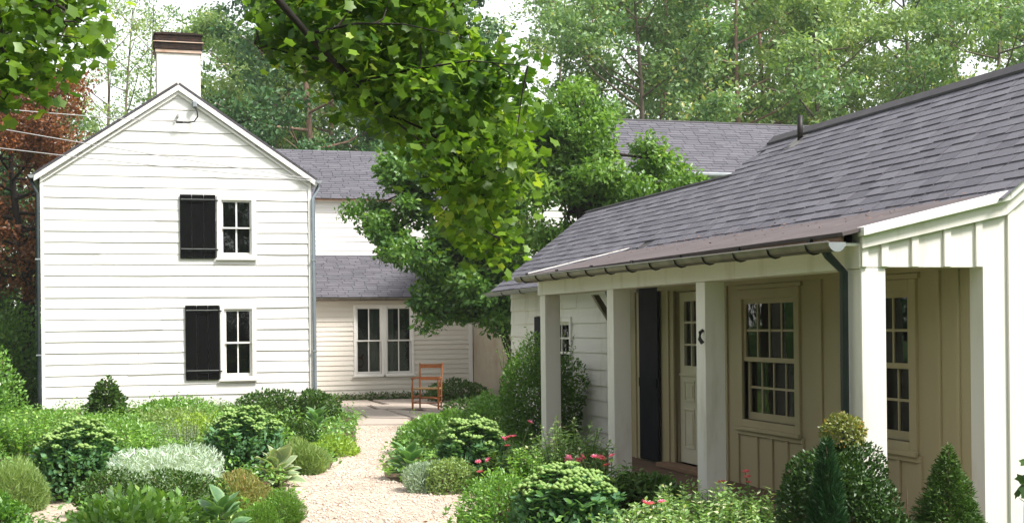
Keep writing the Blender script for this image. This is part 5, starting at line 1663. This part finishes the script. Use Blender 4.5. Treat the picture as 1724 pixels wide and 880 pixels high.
lobed_tree('courtyard_tree', (8.6, 23.6, 0), 'bright green tree rising behind the cottage roof',
           [(8.6, 23.6, -.1), (8.5, 23.6, 1.5), (8.35, 23.5, 2.8), (8.2, 23.4, 4.0), (8.05, 23.3, 5.2)],
           [((7.55, 23.4, 5.35), (.75, .8, .65)), ((8.15, 23.3, 5.55), (.6, .7, .55)), ((7.6, 23.6, 4.5), (.8, .8, .7)), ((8.4, 23.3, 4.7), (.65, .8, .7)),
            ((8.0, 23.5, 3.8), (.9, .9, .6)), ((9.0, 23.0, 4.1), (.7, .8, .45)), ((9.75, 22.7, 4.15), (.5, .6, .40)), ((9.45, 22.8, 4.75), (.30, .35, .35)), ((8.9, 23.2, 3.4), (.8, .8, .5)),
            ((10.0, 22.6, 3.75), (.5, .5, .3)), ((7.5, 23.7, 3.1), (.6, .7, .6))],
           .115, 1.0, 'leaf_bright', 93)

# overhanging maple: trunk outside the frame at the left, two boughs reaching into it
mp = thing('maple_tree', (-3.40, 6.36, 0.00), 'maple with large lobed leaves whose boughs hang into the top of the picture', 'tree')
mb0 = np.array((-3.40, 6.36, 0.00))
rg = np.random.default_rng(55)
MB().tube([(-3.40, 6.36, 0.29), (-3.40, 6.36, 0.74), (-3.37, 6.40, 2.29), (-3.33, 6.36, 4.29), (-3.40, 6.29, 6.36)], [.38, .27, .23, .19, .10], 10).build('trunk', 'bark', mp, smooth=True)
LIMB = [(-3.33, 6.38, 4.14), (-2.07, 6.73, 5.10), (-0.59, 7.25, 5.10), (0.26, 7.55, 4.33), (0.66, 7.67, 3.86), (0.84, 7.78, 3.67), (1.08, 7.86, 3.43), (1.24, 7.89, 3.28), (1.38, 7.93, 3.17), (1.57, 8.02, 3.01)]
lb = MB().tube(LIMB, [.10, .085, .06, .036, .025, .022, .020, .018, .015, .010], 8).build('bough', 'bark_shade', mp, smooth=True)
BR = [[(1.08, 7.86, 3.43), (1.34, 7.70, 3.47), (1.59, 7.56, 3.45), (1.84, 7.41, 3.37)],
      [(1.38, 7.93, 3.17), (1.68, 7.84, 3.24), (2.01, 7.67, 3.28), (2.32, 7.50, 3.23)],
      [(1.57, 8.02, 3.01), (1.83, 8.02, 2.91), (2.09, 8.02, 2.70), (2.29, 8.04, 2.25)],
      [(1.24, 7.89, 3.28), (0.98, 8.12, 3.37), (0.81, 8.24, 3.44)],
      [(0.84, 7.78, 3.67), (1.26, 8.07, 3.81), (1.70, 8.36, 3.85), (2.07, 8.29, 3.77)],
      [(1.57, 8.02, 3.01), (1.70, 7.70, 2.81), (1.81, 7.47, 2.59)]]
for b in BR:
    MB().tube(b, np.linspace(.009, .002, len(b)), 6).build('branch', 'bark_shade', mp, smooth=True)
LIMB2 = [(-3.33, 6.36, 3.70), (-2.22, 6.66, 4.07), (-1.26, 6.96, 3.85), (-0.59, 7.10, 3.51), (-0.26, 7.21, 3.29)]
MB().tube(LIMB2, [.10, .08, .055, .03, .012], 8).build('bough', 'bark_dark', mp, smooth=True)
BR2 = [[(-0.59, 7.10, 3.51), (-0.55, 7.18, 3.18), (-0.52, 7.21, 2.92)], [(-0.59, 7.10, 3.51), (-0.37, 6.96, 3.37), (-0.15, 7.03, 3.25)], [(-0.89, 7.03, 3.70), (-0.70, 7.33, 3.33), (-0.67, 7.40, 3.11)]]
for b in BR2:
    MB().tube(b, np.linspace(.018, .004, len(b)), 6).build('branch', 'bark_dark', mp, smooth=True)
CLA = np.array([(1.55, 7.98, 3.25), (1.86, 8.24, 3.92), (2.1, 8.68, 3.25), (1.1, 8.07, 3.48), (1.12, 8.89, 3.56), (1.32, 9.03, 3.62), (1.89, 8.52, 3.84), (1.66, 7.87, 3.85), (1.87, 8.57, 3.75), (2.25, 8.23, 2.94), (2.15, 8.23, 3.41), (1.47, 8.72, 3.92), (2.26, 8.61, 3.16), (1.71, 9.14, 3.76), (1.65, 9.01, 3.45), (1.44, 9.23, 4.13), (2.27, 7.59, 2.81), (1.01, 8.51, 3.63), (1.5, 8.61, 3.8), (1.16, 8.71, 3.91), (2.25, 8.87, 3.43), (1.58, 7.84, 3.7), (1.86, 9.02, 3.13), (1.84, 8.75, 3.55), (2.19, 8.87, 2.95), (1.49, 8.07, 3.8), (1.72, 8.37, 3.65), (1.43, 8.98, 3.58), (2.47, 8.79, 2.34), (2.13, 7.91, 3.22), (1.86, 8.33, 2.97), (1.48, 8.68, 3.24), (2.06, 8.41, 3.52), (1.12, 9.25, 4.19), (0.94, 8.2, 3.66), (1.93, 8.06, 3.31), (1.35, 8.1, 3.25), (1.94, 8.15, 3.55), (1.86, 7.88, 3.73), (1.58, 8.69, 3.21), (2.59, 8.81, 3.09), (1.33, 8.28, 3.73), (1.22, 8.71, 3.8), (2.39, 8.88, 2.63), (2.34, 7.96, 3.24), (2.1, 7.76, 2.78), (1.25, 8.55, 4.0), (1.31, 8.78, 3.76), (2.06, 8.97, 3.56), (2.18, 8.12, 2.69), (2.33, 8.3, 3.39), (1.72, 8.89, 3.6), (1.78, 7.74, 3.13), (1.3, 8.02, 3.88), (1.81, 8.1, 3.27), (2.36, 8.51, 3.09), (1.79, 7.84, 3.06), (2.38, 8.0, 2.71), (2.02, 8.01, 2.49), (2.1, 8.4, 3.13), (1.39, 8.84, 3.65), (1.42, 9.12, 3.47), (2.23, 8.67, 2.44), (1.55, 8.48, 4.02), (1.2, 8.2, 3.77), (2.07, 8.02, 2.97), (2.08, 8.4, 2.77), (1.54, 8.07, 3.05), (0.96, 8.29, 3.48), (1.58, 8.03, 3.64), (1.37, 7.98, 3.55), (2.25, 8.3, 2.25), (1.79, 7.71, 2.76), (1.06, 8.24, 3.64), (2.04, 8.68, 3.08), (1.95, 7.9, 2.58), (1.79, 8.02, 3.5), (2.4, 8.65, 2.69), (1.72, 8.86, 4.08), (1.62, 8.05, 3.11), (2.06, 8.92, 3.88), (1.93, 9.11, 3.52), (2.45, 8.48, 3.24), (1.36, 7.85, 3.38), (2.21, 8.51, 2.82), (2.5, 8.9, 2.24), (2.4, 8.58, 2.82), (2.21, 8.19, 2.43), (1.68, 7.91, 3.15), (2.07, 7.99, 2.62), (2.44, 8.39, 2.63), (1.57, 8.82, 3.51), (1.95, 8.2, 3.96), (1.12, 8.13, 3.35), (2.42, 8.36, 2.85)])
CLB = np.array([(-0.78, 7.94, 3.19), (-0.21, 6.91, 3.46), (-0.32, 7.62, 3.12), (-0.64, 7.01, 3.23), (-0.28, 7.26, 3.19), (-0.37, 6.93, 3.22), (-0.57, 7.3, 3.14), (-0.59, 7.7, 3.55), (-0.36, 7.44, 3.44), (-0.48, 7.36, 3.12), (-0.18, 7.6, 3.37), (-0.55, 7.04, 2.98), (-0.49, 7.51, 3.01), (-0.67, 7.51, 3.18), (-0.22, 7.7, 3.56), (-0.64, 7.0, 3.47), (-0.59, 7.31, 3.28), (-0.71, 7.29, 3.17), (-0.4, 7.25, 3.54), (-0.72, 7.69, 3.5), (-0.61, 7.16, 2.92), (-0.48, 7.24, 3.25), (-0.28, 7.61, 3.46), (-0.56, 7.42, 3.57), (-0.49, 7.43, 3.47), (-0.38, 7.01, 3.04), (-0.31, 7.34, 3.54), (-0.4, 7.18, 3.16), (-0.74, 7.75, 3.06), (-0.18, 7.43, 3.25)])


def segs(lines):
    S = []
    for l in lines:
        for a, b in zip(l, l[1:]):
            for g in np.linspace(0, 1, 6): S.append(np.array(a) + (np.array(b) - np.array(a)) * g)
    return np.array(S)


P, T = [], []
tw = MB()
for CL, lines, per in ((CLA, [LIMB[4:]] + BR, 85), (CLB, [LIMB2[2:]] + BR2, 42)):
    SP = segs(lines)
    for c in CL:
        s = SP[np.argmin(((SP - c) ** 2).sum(1))]
        tw.tube([s, (s + c) / 2 + rg.normal(size=3) * .04, c], [.007, .005, .002], 4, cap=False)
        n = int(per * rg.uniform(.6, 1.3))
        P.append(c + rg.normal(size=(n, 3)) * (.10, .14, .085))
        T.append(np.clip(.38 + .2 * rg.normal() + .26 * rg.normal(size=n), 0, 1))
tw.build('twig_mass', 'bark_dark', mp)['kind'] = 'stuff'
# a few leaf clusters on the rest of the boughs, outside the frame
for c in ((-2.07, 6.73, 5.25), (-1.48, 6.96, 5.25), (-0.89, 7.18, 5.25), (-3.40, 6.29, 6.44), (-2.66, 6.59, 4.88), (-1.92, 6.73, 4.14), (-3.85, 6.07, 5.92)):
    P.append(np.array(c) + rg.normal(size=(70, 3)) * .35); T.append(rg.random(70) * .7)
P, T = np.concatenate(P), np.concatenate(T)
n = len(P)
D = rg.normal(size=(n, 3)) * (1, 1, .35) + (0, 0, -.45)
Nn = rg.normal(size=(n, 3)) * .7 + (0, -.15, 1)
Sz = rg.uniform(.042, .072, n)
fwd = P[:, 0] * .2823 + P[:, 1] * .9593
idx = np.argsort(fwd - 3 * (P[:, 0] > -.85))
big = idx[:300]
rest = idx[300:]
add_leaves(mp, 'leaf_mass', P[rest] - mb0, D[rest], Nn[rest], Sz[rest], MAPLE, T[rest], 'leaf_maple')['kind'] = 'stuff'
LM = [leaf_mesh('leaf', np.zeros((1, 3)), np.array([[1., 0, 0]]), np.array([[0., 0, 1]]), [1.0], MAPLE, [q], 'leaf_maple') for q in (.1, .25, .4, .55, .7, .85)]
for i in big:
    L = Vector(D[i]).normalized(); Wv = Vector(Nn[i]).cross(L).normalized(); Nq = L.cross(Wv)
    M = Matrix(((L.x, Wv.x, Nq.x), (L.y, Wv.y, Nq.y), (L.z, Wv.z, Nq.z))).to_4x4() @ Matrix.Diagonal((Sz[i], Sz[i], Sz[i], 1))
    o = bpy.data.objects.new('leaf', LM[min(5, int(T[i] * 6))])
    o.matrix_basis = Matrix.Translation(Vector(P[i] - mb0)) @ M
    link(o, mp)

# lawn blades at the left of the gabled house
rg = np.random.default_rng(8)
n = 9000
p = np.stack([rg.uniform(-6, -1.7, n), rg.uniform(20, 34, n), np.full(n, -.02)], 1)
me = leaf_mesh('lawn_grass', p, rg.normal(size=(n, 3)) * .4 + (0, 0, 1), rg.normal(size=(n, 3)), rg.uniform(.05, .11, n), (BLADE[0] * np.array((1, 2, 1)), BLADE[1]), rg.random(n), 'leaf_grass')
o = link(bpy.data.objects.new('lawn_grass', me)); o['kind'] = 'stuff'; o['label'] = 'short lawn grass left of the gabled house'

# ================================================================== HAZE
hz = MB().box(-110, 110, -14, 130, -1.2, 25).build('haze', 'lawn')
hz.data.materials.clear()
hm = bpy.data.materials.new('haze_air'); hm.use_nodes = True
hn = hm.node_tree.nodes; hn.clear()
pv = hn.new('ShaderNodeVolumePrincipled'); pv.inputs['Color'].default_value = (0.94, 0.96, 0.95, 1); pv.inputs['Density'].default_value = 0.0005
pv.inputs['Anisotropy'].default_value = 0.1
ho = hn.new('ShaderNodeOutputMaterial'); hm.node_tree.links.new(pv.outputs[0], ho.inputs['Volume'])
hz.data.materials.append(hm); hz['kind'] = 'stuff'; hz['label'] = 'thin pale summer haze filling the whole scene'
